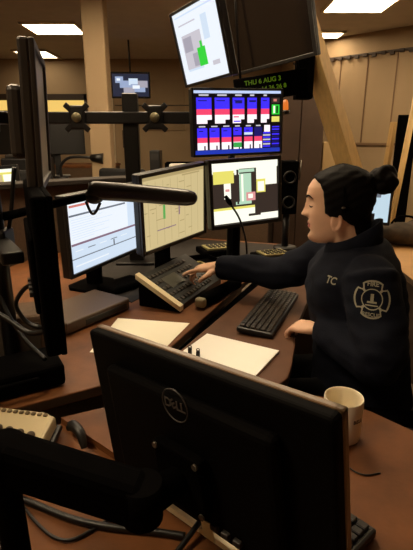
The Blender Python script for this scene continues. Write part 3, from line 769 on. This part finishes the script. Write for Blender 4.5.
def task_chair(label, x, y, yaw_, group='black chairs in the back room'):
    t = thing('office_chair', label, 'chair', (x, y, 0), (0, 0, yaw_), group)
    MB().box((0, 0, .48), (.48, .46, .08), .03).build('seat', M_BFAB, t)
    MB().box((0, -.22, .85), (.46, .07, .56), .03, rot=(-.1, 0, 0)).build('backrest', M_BFAB, t)
    MB().cyl((0, 0, .1), (0, 0, .45), .03).build('gas_lift', M_BLK, t)
    MB().beam((0, -.12, .45), (0, -.25, .7), .06, .02).build('back_bracket', M_BLK, t)
    for i in range(5):
        a_ = i * 2 * PI / 5
        l_ = MB().beam((0, 0, .1), (.28 * math.cos(a_), .28 * math.sin(a_), .065), .04, .03).build('leg', M_BLK, t)
        c_ = MB().cyl((.28 * math.cos(a_) - .02, .28 * math.sin(a_), .0255), (.28 * math.cos(a_) + .02, .28 * math.sin(a_), .0255), .025, 12).build('caster', M_BLK, l_)
    return t
task_chair('black office chair in the back room left of the pale column', -1.6, 3.95, .5)
task_chair('black office chair in the back room right of the pale column', -.65, 4.15, -.4)

for x, y, lab in ((-1.72, 4.5, 'black printer on the back desk below the lit window'), (-2.75, 4.5, 'black printer on the back desk at the left edge of the photo')):
    t = thing('printer', lab, 'printer', (x, y - .03, 1.0), (0, 0, .15), 'printers on the back desks')
    MB().box((0, 0, .1), (.44, .26, .2), .015).build('case', M_BLK, t); MB().box((0, -.02, .215), (.36, .18, .03), .008).build('lid', M_GREY, t)
    MB().box((0, -.15, .06), (.3, .06, .012)).build('paper_tray', M_GREY, t)
# trays and papers on the back desk
t = thing('desk_tray', 'black stacked letter tray with white papers on the back desk left of the blue monitor', 'tray', (-.2, 4.7, 1.0))
m = MB()
for z in (.0, .09): m.box((0, 0, z + .006), (.42, .3, .012)); m.box((0, .147, z + .03), (.42, .006, .05)); m.box((-.207, 0, z + .03), (.006, .3, .05)); m.box((.207, 0, z + .03), (.006, .3, .05))
for a_ in (-1, 1):
    for b2 in (-1, 1): m.box((a_ * .205, b2 * .145, .05), (.012, .012, .1))
m.build('shelves', M_BLKM, t)
tag(MB().box((-.2, 4.69, 1.03), (.36, .26, .032), .002).build('paper_stack', M_PAPER), 'white paper stack in the lower level of the black letter tray', 'paper')
tag(MB().box((-.2, 4.69, 1.117), (.34, .25, .024), .002).build('paper_stack', M_PAPER), 'white paper stack in the upper level of the black letter tray', 'paper')
t = thing('computer_tower', 'black computer tower standing on the back desk beside the letter tray', 'computer', (-.52, 4.8, 1.0))
MB().box((0, 0, .13), (.1, .3, .26), .006).build('case', M_BLK, t); MB().box((0, -.152, .2), (.08, .004, .06)).build('front_panel', M_GREY, t)
t = thing('desk_lamp', 'black desk lamp lying low on the back desk right of the pale column', 'lamp', (-1.42, 4.5, 1.0))
MB().lathe([(.07, 0), (.07, .015), (.012, .02)], 16, cap=True).build('base', M_BLK, t)
MB().tube([(0, 0, .015), (0, 0, .12), (.1, 0, .2), (.3, 0, .2)], .014, 10).build('arm', M_BLK, t)
MB().tube([(.3, 0, .2), (.42, 0, .19)], [.03, .05], 14, smooth_path=False).build('shade', M_BLK, t)

# right background: dark cabinet, boxes
t = thing('cabinet', 'tall dark brown cabinet between the blue monitor and the slanted post', 'cabinet', (1.0, 5.3, 0))
MB().box((0, 0, .975), (.5, .5, 1.95), .006).build('body', M_DBROWN, t)
for s_ in (-1, 1):
    dr = MB().box((s_ * .123, -.256, 1.0), (.235, .018, 1.8), .004).build('door', M_DBROWN, t)
    MB().cyl((s_ * .025, -.275, .95), (s_ * .025, -.275, 1.15), .008, 10).build('handle', M_MET, dr)
t = thing('loudspeaker', 'black upright loudspeaker right of the blue and red monitor', 'loudspeaker', (.47, 2.64, 0.743))
MB().box((0, 0, .36), (.1, .1, .3), .008).build('case', M_BLKM, t)
MB().cyl((0, 0, 0), (0, 0, .21), .02).build('stand', M_BLK, t)
MB().lathe([(.07, 0), (.07, .01), (.02, .014)], 20, cap=True).build('base', M_BLK, t)
for z in (.28, .42): MB().torus((0, -.052, z), .032, .006, rot=(PI / 2, 0, 0), seg=20).build('driver', M_BLK, t)
t = thing('side_cabinet', 'low dark cabinet with a pale box on top behind the slanted post', 'cabinet', (1.55, 5.35, 0))
MB().box((0, 0, .5), (.55, .5, 1.0), .006).build('body', M_DBROWN, t)
MB().box((0, -.256, .5), (.5, .018, .9), .004).build('door', M_DBROWN, t)
tag(MB().box((1.38, 5.3, 1.17), (.16, .2, .34), .006).build('box', mat('box_beige', (176, 146, 100), .7)), 'pale beige box on the low dark cabinet left of the slanted post', 'box')

# slanted post
def atY(u, v, Y):
    x = (u - 206.5) / 450; y = (v - 275) / 450; c_, s_ = math.cos(PITCH), math.sin(PITCH)
    d = V((x, c_ - y * s_, -s_ - y * c_)); return V((0, 0, 1.37)) + d * (Y / d.y)
pa, pb = atY(316, 57, 2.95), atY(349, 167, 2.95)
sl_ = (pa - pb) / (pa.z - pb.z)
top, bot = pb + sl_ * (2.598 - pb.z), pb + sl_ * (.002 - pb.z)
t = thing('slanted_post', 'pale wooden slanted post rising behind the woman', 'post', (0, 0, 0))
MB().beam(bot + V((0, 0, .03)), top - V((0, 0, .03)), .125, .09, .004, roll=R(38)).build('beam', M_WOOD, t)
MB().box((bot.x, bot.y, .012), (.26, .24, .024), .004).build('foot_plate', M_GREYM, t)
MB().box((top.x, top.y, 2.588), (.26, .24, .022), .004).build('head_plate', M_GREYM, t)
q = atY(304, 76, 2.9)
t = thing('bracket', 'black bracket joining the large dark screen to the slanted post', 'bracket', tuple(q))
MB().box((0, 0, 0), (.1, .1, .26), .006).build('plate', M_BLKM, t)
MB().beam((0, 0, .06), V((.44, 2.82, 1.93)) - q, .05, .04).build('arm', M_BLKM, t)

# right side desk
t = thing('desk', 'pale brown side desk at the right edge behind the woman', 'desk')
MB().prism([(.96, 1.9), (.98, 2.33), (1.07, 2.62), (1.1, 3.1), (2.3, 3.1), (2.3, 1.9)], .712, .742, 0, 1, .003).build('worktop', [mat('pale_laminate', (184, 140, 88), .5, var=.1, vscale=10), M_DESKE], t)
MB().box((1.7, 2.5, .356), (1.0, .9, .71), .004).build('pedestal', M_DBROWN, t)
t = thing('monitor', 'small lit monitor with a pale blue screen partly hidden behind the woman\'s bun', 'monitor', (.93, 2.62, .885), (0, 0, R(-12)))
MB().box((0, .02, .12), (.28, .03, .24), .005).build('casing', M_BLK, t)
o = scr_mesh(.25, .205, [(0, .75, .7, 1, S_BLK), (.62, .1, .8, .3, S_LINE)], emit('screen_sky', (200, 224, 238), .95), t); o.location = (0, .002, .122)
MB().box((0, .03, -.06), (.06, .03, .16)).build('neck', M_BLK, t); MB().box((.07, .03, -.135), (.2, .16, .014)).build('base', M_BLK, t)
t = thing('bag', 'dark crumpled bag lying on the pale side desk at the right edge', 'bag', (1.22, 2.75, .742))
b = MB(); b.sphere((0, 0, .07), .13, sc=(1.5, .9, .52)); b.sphere((.12, .03, .1), .08, sc=(1.3, 1, .6))
b = b.build('body', mat('bag_grey', (74, 62, 48), .9, var=.4, vscale=18), t)
for v_ in b.data.vertices:
    v_.co += V((1, 1, .6)) * noise.noise(v_.co * 14) * .02
    v_.co.z = max(v_.co.z, .002)
MB().tube([(-.08, 0, .13), (-.04, 0, .17), (.04, 0, .17), (.09, 0, .13)], .007, 8).build('handle', M_BLKM, t)
t = thing('door_panel', 'black upright panel at the right edge behind the woman', 'panel', (1.735, 4.1, 0), (0, 0, R(-20)))
MB().box((0, 0, .79), (.16, .05, 1.56), .005).build('board', M_BLKM, t)
MB().box((0, 0, .015), (.24, .26, .03), .005).build('foot', M_BLK, t)
a_, b2 = atY(414, 108, 3.75), atY(396, 198, 3.75); sl_ = (a_ - b2) / (a_.z - b2.z)
t = thing('pole', 'pale wooden pole leaning against the black panel at the right edge', 'pole')
MB().cyl(b2 + sl_ * (.014 - b2.z), a_ + sl_ * .12, .024, 14).build('shaft', M_WOOD, t)
MB().cyl(b2 + sl_ * (.014 - b2.z) - V((0, 0, .012)), b2 + sl_ * (.05 - b2.z), .03, 14).build('tip', M_BLKM, t)
t = thing('leaning_board', 'tan wooden board leaning behind the woman\'s bun', 'board')
a_, b2 = atY(394, 122, 4.3), atY(384, 180, 4.3); sl_ = (a_ - b2) / (a_.z - b2.z)
MB().beam(b2 + sl_ * (.01 - b2.z), a_, .1, .03, .003).build('plank', M_WOODB, t)

# ------------------------------------------------------------------ the woman
M_SKIN = mat('skin', (228, 182, 150), .5, var=.05, vscale=25)
M_LIP = mat('lips', (176, 88, 84), .45)
M_NAVY = mat('navy_jacket', (16, 19, 30), .9, var=.2, vscale=40, bump=.12, bscale=220, spec=.15)
M_HAIR = mat('dark_hair', (9, 6, 5), .65, spec=.12, var=.4, vscale=30, stretch=(1, 1, 6))
M_TROU = mat('dark_trousers', (12, 12, 15), .9, spec=.2)

def remesh(o, vox, smooth=0, noise_amp=0, nscale=8):
    m = o.modifiers.new('r', 'REMESH'); m.mode = 'VOXEL'; m.voxel_size = vox; m.use_smooth_shade = True
    if smooth:
        s_ = o.modifiers.new('s', 'SMOOTH'); s_.factor = .5; s_.iterations = smooth
    dg = bpy.context.evaluated_depsgraph_get(); dg.update()
    me = bpy.data.meshes.new_from_object(o.evaluated_get(dg))
    o.modifiers.clear(); old = o.data; o.data = me; bpy.data.meshes.remove(old)
    if noise_amp:
        ns = [v.normal.copy() for v in me.vertices]
        for v, n in zip(me.vertices, ns):
            v.co += n * noise_amp * (noise.noise(v.co * nscale + V((3, 1, 7))) + .6 * noise.noise(V((v.co.x * 14, v.co.y * 14, v.co.z * 34))))
    for p in me.polygons: p.use_smooth = True
    return o

per = thing('person', 'woman with dark hair in a bun and a navy jacket reaching for the console telephone', 'person', (.55, 1.40, 0))
PO = V((.55, 1.40, 0))
H0 = V((.409, 1.403, 1.176))
fh = V((-.96, .27, 0)).normalized(); lh = V((-fh.y, fh.x, 0))
MH = Matrix(((fh.x, lh.x, 0, H0.x - PO.x), (fh.y, lh.y, 0, H0.y - PO.y), (0, 0, 1, H0.z), (0, 0, 0, 1))) @ Matrix.Rotation(R(5), 4, 'Y')
HR = [(-.121, .064, .034, .010), (-.116, .079, .018, .022), (-.106, .088, -.002, .034), (-.094, .091, -.02, .042), (-.08, .089, -.04, .049), (-.065, .088, -.055, .055), (-.045, .089, -.075, .061), (-.02, .089, -.092, .067), (0, .088, -.1, .071), (.02, .09, -.104, .0735), (.04, .093, -.105, .0745), (.06, .089, -.101, .073), (.08, .075, -.09, .065), (.096, .05, -.07, .050), (.107, .02, -.04, .03), (.112, -.006, -.014, .004)]
def hring(z):
    for a, b in zip(HR, HR[1:]):
        if z <= b[0]:
            u = max(0, min(1, (z - a[0]) / (b[0] - a[0]))); return [a[i] * (1 - u) + b[i] * u for i in (1, 2, 3)]
    return HR[-1][1:]
def g(x, s): return math.exp(-(x / s) ** 2)
def hpt(z, th, off=0, feat=True):
    xf, xb, hw = hring(z); xm = -.01 if xf > .03 else (xf + xb) / 2
    c_, s_ = math.cos(th), math.sin(th); n = 2.25
    a = (xf - xm) if c_ > 0 else (xm - xb)
    x = xm + math.copysign(abs(c_) ** (2 / n), c_) * a; y = math.copysign(abs(s_) ** (2 / n), s_) * hw
    if c_ > 0 and feat:
        ay = abs(y)
        # nose
        if z < .03:
            t_ = max(0, min(1, (.03 - z) / .054)); w_ = .0055 + .007 * t_ ** 2
            drop = 1 if z > -.026 else math.exp(-((z + .026) / .007) ** 2)
            x += g(y, w_) * (.004 + .021 * t_ ** 1.2) * drop
            x += g(ay - .012, .006) * .007 * g(z + .024, .009)
        x -= .008 * g(ay - .031, .015) * g(z - .010, .014)          # eye sockets
        x += .005 * g(ay - .031, .011) * g(z - .006, .008)          # lids
        x += .003 * g(ay - .026, .02) * g(z - .033, .01)            # brow ridge
        x += .0065 * g(y, .02) * g(z + .051, .0055) + .007 * g(y, .018) * g(z + .064, .0065)
        x -= .003 * g(y, .02) * g(z + .0575, .002)
        x -= .004 * g(y, .02) * g(z + .078, .008)
        x += .005 * g(y, .018) * g(z + .1, .012)
        x += .003 * g(ay - .043, .016) * g(z + .025, .02)
    p = V((x, y, z)); q = V((x - xm, y, z * .35)); 
    if q.length > 1e-6: p += q.normalized() * off
    return p
zs = [-.121 + .233 * i / 92 for i in range(93)]
NS = 72
bd = MB()
bd.rings([[MH @ hpt(z, 2 * PI * k / NS) for k in range(NS)] for z in zs])
# ears
for s_ in (1, -1):
    er = Matrix.Translation((.004, s_ * .069, -.045)) @ Matrix.Rotation(s_ * R(-16), 4, 'Z') @ Matrix.Rotation(R(-8), 4, 'Y')
    ME = MH @ er
    bd.torus((0, 0, 0), .0185, .0055, rot=ME @ Matrix.Diagonal((.75, 1, 1.25, 1)) @ Matrix.Rotation(PI / 2, 4, 'X'), seg=24)
    q = ME @ V((.002, 0, 0)); bd.sphere(q, .016, sc=(.85, .18, 1.25), u=16, v=10); q = ME @ V((.012, s_ * .003, -.002)); bd.sphere(q, .006, sc=(.7, .8, 1.2), u=10, v=8)
    q = ME @ V((.004, 0, -.022)); bd.sphere(q, .0085, sc=(1, .8, 1.1), u=10, v=8)
def W(p): return V(p) - PO
NB = MH @ V((-.058, 0, -.185))
bd.tube([MH @ V((-.02, 0, -.03)), MH @ V((-.026, 0, -.08)), MH @ V((-.042, 0, -.13)), NB], [.056, .054, .05, .06], 24)
ft = V((-.99, .137, 0)).normalized(); rt_ = V((ft.y, -ft.x, 0))
def torso(m, e, z0=.47):
    TR = [(z0, .02, .18, .14), (.53, .01, .20, .16), (.62, .0, .192, .152), (.72, -.0, .182, .145), (.82, .005, .188, .15), (.90, .012, .195, .152), (.965, .008, .198, .14), (1.01, -.004, .182, .115), (1.045, -.014, .14, .09), (1.065, -.018, .09, .07)]
    L = []
    for z, fo, hw, hd in TR:
        u = (z - .47) / .595
        c_ = W((.555 - .085 * u, 1.40 - .005 * u, z)) + ft * fo
        L.append([c_ + rt_ * (hw + e) * math.copysign(abs(math.cos(a)) ** .85, math.cos(a)) + ft * (hd + e) * math.sin(a) for a in [2 * PI * k / 40 for k in range(40)]])
    m.rings(L)
torso(bd, -.03)
SL, EL, WL = W((.468, 1.23, .99)), W((.462, 1.09, .80)), W((.362, 1.322, .792))
SR, ER, WR = W((.50, 1.56, 1.0)), W((.285, 1.695, .868)), W((.052, 1.826, .857))
bd.tube([SL, EL, WL], [.045, .038, .025], 16, n=8); bd.tube([SR, ER, WR], [.045, .038, .025], 16, n=8)
HC = W((.555, 1.40, .52))
legs = []
for s_ in (-1, 1):
    hip = HC + rt_ * s_ * .085; kn = HC + ft * .42 + rt_ * s_ * .10 + V((0, 0, -.02)); an = kn + ft * .03 + V((0, 0, -.40))
    legs.append((hip, kn, an)); bd.tube([hip, (hip + kn) / 2, kn, (kn + an) / 2, an], [.075, .066, .052, .048, .034], 16)
    bd.tube([an + V((0, 0, -.02)), an + ft * .09 + V((0, 0, -.055)), an + ft * .17 + V((0, 0, -.065))], [.035, .032, .02], 12)
def hand(m, M, thumb, curls, spread=(.06, .02, -.02, -.06), tang=None):
    """M: wrist frame, x to the fingers, y to the thumb side, z the back of the hand"""
    pl_ = []
    for x, hw, hz in ((-.02, .024, .019), (.005, .027, .018), (.03, .036, .0165), (.06, .041, .0145), (.082, .039, .012), (.09, .035, .008)):
        pl_.append([M @ V((x, hw * math.copysign(abs(math.cos(a)) ** .75, math.cos(a)), hz * math.sin(a))) for a in [2 * PI * k / 20 for k in range(20)]])
    m.rings(pl_)
    for (y, ln), cu, sp in zip(((.029, .068), (.0095, .076), (-.0105, .07), (-.029, .056)), curls, spread):
        p = V((.07, y, 0)); pts = [M @ p]; p = V((.086, y, .0)); pts.append(M @ p); a = 0
        for sg, c_ in zip((.45, .31, .24), cu):
            a += R(c_); p = p + V((math.cos(a), sp * math.cos(a), -math.sin(a))) * ln * sg; pts.append(M @ p)
        m.tube(pts, [.0095, .0095, .0088, .008, .0065], 12, n=4)
    m.tube([M @ V(q) for q in thumb], [.014, .0125, .0098, .007], 12, n=4)
tip = plz(184, 271, .842)
xd = (W(tip) - WR).normalized(); yd_ = V((0, -1, .12)); yd_ = (yd_ - xd * yd_.dot(xd)).normalized(); zd = xd.cross(yd_)
MRH = Matrix(((xd.x, yd_.x, zd.x, WR.x), (xd.y, yd_.y, zd.y, WR.y), (xd.z, yd_.z, zd.z, WR.z), (0, 0, 0, 1)))
MRH = MRH @ Matrix.Rotation(R(-6), 4, 'Z') @ Matrix.Diagonal((1.02, 1.25, 1.2, 1))
hand(bd, MRH, [(.02, .022, -.006), (.045, .045, -.016), (.068, .058, -.024), (.09, .058, -.036)], [(4, 8, 10), (32, 52, 38), (36, 56, 40), (38, 58, 40)], (.12, .02, -.03, -.08))
xl = V((-.72, .66, -.16)).normalized(); yl = V((.66, .74, .1)); yl = (yl - xl * yl.dot(xl)).normalized(); zl_ = -xl.cross(yl)
MLH = Matrix(((xl.x, yl.x, zl_.x, WL.x), (xl.y, yl.y, zl_.y, WL.y), (xl.z, yl.z, zl_.z, WL.z), (0, 0, 0, 1)))
hand(bd, MLH, [(.02, .022, -.006), (.042, .042, -.012), (.064, .048, -.018), (.084, .044, -.022)], [(30, 45, 30), (32, 48, 32), (34, 50, 34), (36, 50, 34)])
bmesh.ops.recalc_face_normals(bd.bm, faces=list(bd.bm.faces))
body = bd.build('body', M_SKIN, per); remesh(body, .003, 1)
body.data.materials.clear(); body.data.materials.append(M_SKIN); body.data.materials.append(M_LIP)
MHi = MH.inverted()
for p in body.data.polygons:
    q = MHi @ p.center
    p.material_index = 1 if (q.x > .07 and ((abs(q.y) < .021 and abs(q.z + .058) < .0115 * (1 - (q.y / .026) ** 2)))) else 0
for s_ in (1, -1):
    ey = [MH @ hpt(z, s_ * th, .0005) for z, th in ((.0035, .19), (.001, .27), (-.0005, .36), (.0005, .45), (.003, .54))]
    MB().tube(ey, [.0008, .0016, .002, .0018, .0008], 8).build('eyelashes', M_HAIR, per)
    br = [MH @ hpt(z, s_ * th, .0003) for z, th in ((.028, .12), (.033, .24), (.036, .38), (.034, .52), (.027, .64))]
    MB().tube(br, [.0015, .003, .0028, .0022, .001], 8).build('eyebrow', M_HAIR, per)
# hair
XH = [(.2, .3), (.094, .3), (.086, .072), (.071, .055), (.047, .045), (0, .042), (-.018, .041), (-.026, .03), (-.034, -.006), (-.06, -.036), (-.09, -.046), (-.13, -.055)]
def xh(z):
    for a, b in zip(XH, XH[1:]):
        if z >= b[0]:
            u = (z - b[0]) / (a[0] - b[0]); return b[1] + (a[1] - b[1]) * max(0, min(1, u))
    return XH[-1][1]
hm = MB(); L = []
for i in range(80):
    z = -.112 + (.228) * i / 79; zz = min(z, .112)
    ring = []
    for k in range(NS):
        th = 2 * PI * k / NS; p = hpt(zz, th, 0, False)
        d = xh(z) - p.x; u = max(0, min(1, d / .018 + .25)); u = u * u * (3 - 2 * u)
        strand = .0012 * math.sin(th * 40 + z * 30) + .001 * math.sin(z * 260 + p.x * 120)
        q = hpt(zz, th, -.008 + u * (.0175 + strand), False); q.z += (z - zz) * .3
        ring.append(MH @ q)
    L.append(ring)
hm.rings(L); hm.tube([MH @ V((-.05, 0, .0)), MH @ V((-.05, 0, -.05)), MH @ V((-.05, 0, -.09)), MH @ V((-.05, 0, -.125))], [.05, .05, .047, .036], 24); hm.build('hair', M_HAIR, per)
bn = MB(); bn.sphere((0, 0, 0), .044, sc=(.98, .95, .95), u=40, v=28)
b = bn.build('hair_bun', M_HAIR, per)
for v_ in b.data.vertices:
    v_.co += v_.co.normalized() * (.004 * math.sin(math.atan2(v_.co.z, v_.co.x) * 3 + v_.co.length * 30 + v_.co.y * 120) + .003 * noise.noise(v_.co * 60))
b.data.transform(MH @ Matrix.Translation((-.130, .0, .066)))
# jacket
jk = MB(); torso(jk, .004, .50)
for a in (SL, SR): jk.sphere(a + V((0, 0, -.008)), .076, u=16, v=10)
jk.tube([SL, (SL + EL) / 2 + V((.004, 0, .0)), EL, (EL * .45 + WL * .55), WL * .9 + EL * .1, WL * .97 + EL * .03], [.082, .077, .07, .06, .05, .043], 20)
jk.tube([SR, (SR + ER) / 2, ER, (ER * .5 + WR * .5), WR * .9 + ER * .1, WR * .99 + ER * .01], [.084, .074, .066, .058, .051, .046], 20)
bmesh.ops.recalc_face_normals(jk.bm, faces=list(jk.bm.faces))
jacket = jk.build('jacket', M_NAVY, per); remesh(jacket, .006, 10, .009, 9); jacket.data.materials.clear(); jacket.data.materials.append(M_NAVY)
cl = MB(); L = []
for k in range(40):
    th = 2 * PI * k / 40
    d = fh * math.cos(th) + lh * math.sin(th); ri = .066 if math.cos(th) < 0 else .066 + .02 * math.cos(th)
    base = MH @ V((-.052, 0, -.165)); fz = math.cos(th)
    zt_ = .08 - .04 * fz; zb = -.04
    prof = [(ri + .02, zb), (ri + .010, zt_ * .6), (ri + .004, zt_), (ri - .002, zt_ + .001), (ri - .005, zt_ - .006), (ri - .002, zb)]
    L.append([base + d * r_ + V((0, 0, z)) for r_, z in prof])
n_ = len(L[0]); vs = [[cl.bm.verts.new(p) for p in r_] for r_ in L]
for k in range(40):
    a, b2 = vs[k], vs[(k + 1) % 40]
    for i in range(n_):
        f_ = cl.bm.faces.new((a[i], a[(i + 1) % n_], b2[(i + 1) % n_], b2[i])); f_.smooth = True
cl.build('collar', M_NAVY, per, True)
tr = MB()
for hip, kn, an in legs:
    tr.tube([hip, (hip + kn) / 2, kn, (kn + an) / 2, an + V((0, 0, .01))], [.098, .086, .068, .064, .055], 20)
tr.sphere(HC + V((0, 0, -.0)), .13, sc=(1.05, 1.35, .72)); 
bmesh.ops.recalc_face_normals(tr.bm, faces=list(tr.bm.faces))
o = tr.build('trousers', M_TROU, per); remesh(o, .009, 4, .004, 8); o.data.materials.clear(); o.data.materials.append(M_TROU)
for hip, kn, an in legs:
    s2 = MB(); a = an.copy()
    s2.tube([V((a.x, a.y, .075)) - ft * .05, V((a.x, a.y, .07)) + ft * .03, V((a.x, a.y, .05)) + ft * .11, V((a.x, a.y, .042)) + ft * .19], [.035, .05, .046, .03], 16)
    for v_ in s2.bm.verts: v_.co.z = max(v_.co.z, .004)
    s2.build('shoe', M_BLKM, per)
# badge and lettering sewn on the jacket
from mathutils.bvhtree import BVHTree
bv = BVHTree.FromPolygons([v.co for v in jacket.data.vertices], [tuple(p.vertices) for p in jacket.data.polygons])
def sew(m, c, xd, yd, ray, off=.0016):
    for v_ in m.bm.verts:
        o_ = V(c) + V(xd) * v_.co.x + V(yd) * v_.co.y
        h_ = bv.ray_cast(o_ - V(ray) * .3, V(ray))
        v_.co = (h_[0] if h_[0] else o_) - V(ray) * (off + v_.co.z)
    return m
def ribbon2(m, pts, w, closed=True, z=0):
    n = len(pts); A = []
    for i, p in enumerate(pts):
        p = V(p); d = (V(pts[(i + 1) % n] if closed else pts[min(i + 1, n - 1)]) - V(pts[i - 1] if closed else pts[max(i - 1, 0)])).normalized(); nn = V((-d.y, d.x)) * w / 2
        A.append((m.bm.verts.new((p.x + nn.x, p.y + nn.y, z)), m.bm.verts.new((p.x - nn.x, p.y - nn.y, z))))
    for i in range(n if closed else n - 1):
        a, b2 = A[i], A[(i + 1) % n]; m.bm.faces.new((a[0], b2[0], b2[1], a[1]))
pm = MB(); r0 = .044
out = []
for q in range(4):
    c0 = PI / 2 - q * PI / 2
    for k in range(9):
        u = (k - 4) / 4; an = c0 - u * R(33); out.append((r0 * (1.0 - .0 * u) * math.cos(an), r0 * 1.06 * math.sin(an)))
    an = c0 - PI / 4; out.append((r0 * .70 * math.cos(an), r0 * .72 * math.sin(an)))
ribbon2(pm, out, .0045)
cir = [(.026 * math.cos(2 * PI * k / 32), .026 * math.sin(2 * PI * k / 32)) for k in range(32)]
ribbon2(pm, cir, .0026)
for q in range(4):
    an = PI / 4 + q * PI / 2
    ribbon2(pm, [(.027 * math.cos(an), .027 * math.sin(an)), (.036 * math.cos(an), .037 * math.sin(an))], .006, False)
for (x0, y0, x1, y1, w_) in ((0, -.008, 0, .014, .008), (-.012, -.008, .012, -.008, .005), (-.016, -.016, .016, -.016, .003)):
    ribbon2(pm, [(x0, y0), (x1, y1)], w_, False)
pm.text('FIRE', .0165, Matrix.Translation((0, .0385, .0002)), ext=0, bold=True)
pm.text('RESCUE', .0125, Matrix.Translation((0, -.0385, .0002)), ext=0, bold=True)
pr = V((.30, .94, -.12)).normalized(); px_ = pr.cross(V((0, 0, 1))).normalized(); py_ = px_.cross(pr)
M_PATCH = mat('patch_thread', (150, 146, 128), .8)
sew(pm, W((.441, 1.13, .962)), px_, py_, pr).build('sleeve_badge', M_PATCH, per)['label'] = 'pale embroidered cross-shaped sleeve badge'
tm = MB(); tm.text('TC', .028, Matrix.Identity(4), ext=0, bold=True)
pr2 = V((.75, .66, 0)).normalized(); px2 = pr2.cross(V((0, 0, 1))).normalized(); py2 = px2.cross(pr2)
c2 = plz(333, 278, .96); 
sew(tm, W(V((.402, 1.285, .975))), px2, py2, pr2).build('chest_lettering', M_PATCH, per)['label'] = 'pale embroidered chest letters'
# headset
t = thing('headset', 'thin black headset worn over the woman\'s dark hair', 'headset', tuple(MH.translation + PO))
Mr = MH.copy(); Mr.translation = (0, 0, 0)
arc = [Mr @ V((-.018, .094 * math.cos(a), -.005 + .125 * math.sin(a))) for a in [PI * k / 20 for k in range(21)]]
MB().tube(arc, .0026, 8, n=2).build('headband', M_BLKM, t)
for s_ in (1, -1):
    MB().sphere(Mr @ V((-.018, s_ * .09, -.002)), .0105, sc=(1, 1, 1.15), u=14, v=10).build('ear_pad', M_BLKM, t)
    MB().sphere(Mr @ V((-.015, s_ * .1005, .002)), .004, sc=(1.6, 1, .8), u=10, v=8).build('clip', M_MET, t)

# her chair
t = thing('office_chair', 'black office chair with armrests the woman sits on', 'chair', (.60, 1.395, 0), (0, 0, R(82)))
MB().box((0, .02, .36), (.46, .46, .09), .035).build('seat', M_BFAB, t)
MB().box((0, -.25, .74), (.44, .07, .56), .03, rot=(.1, 0, 0)).build('backrest', M_BFAB, t)
MB().cyl((0, 0, .09), (0, 0, .33), .028).build('gas_lift', M_BLK, t)
MB().beam((0, -.12, .33), (0, -.27, .6), .06, .02).build('back_bracket', M_BLK, t)
for s_ in (-1, 1):
    ar = MB().box((s_ * .275, .03, .60), (.06, .26, .03), .012).build('armrest', M_BLKM, t)
    MB().tube([(s_ * .2, 0, .33), (s_ * .27, 0, .36), (s_ * .275, 0, .585)], .016, 10).build('support', M_BLK, ar)
for i in range(5):
    a_ = i * 2 * PI / 5
    l_ = MB().beam((0, 0, .095), (.28 * math.cos(a_), .28 * math.sin(a_), .065), .04, .03).build('leg', M_BLK, t)
    MB().cyl((.28 * math.cos(a_) - .02, .28 * math.sin(a_), .0255), (.28 * math.cos(a_) + .02, .28 * math.sin(a_), .0255), .025, 12).build('caster', M_BLK, l_)


# ------------------------------------------------------------------ light
wd_ = bpy.data.worlds.new('world'); SC.world = wd_; wd_.use_nodes = True
wd_.node_tree.nodes['Background'].inputs['Color'].default_value = (1, .7, .45, 1)
wd_.node_tree.nodes['Background'].inputs['Strength'].default_value = .02
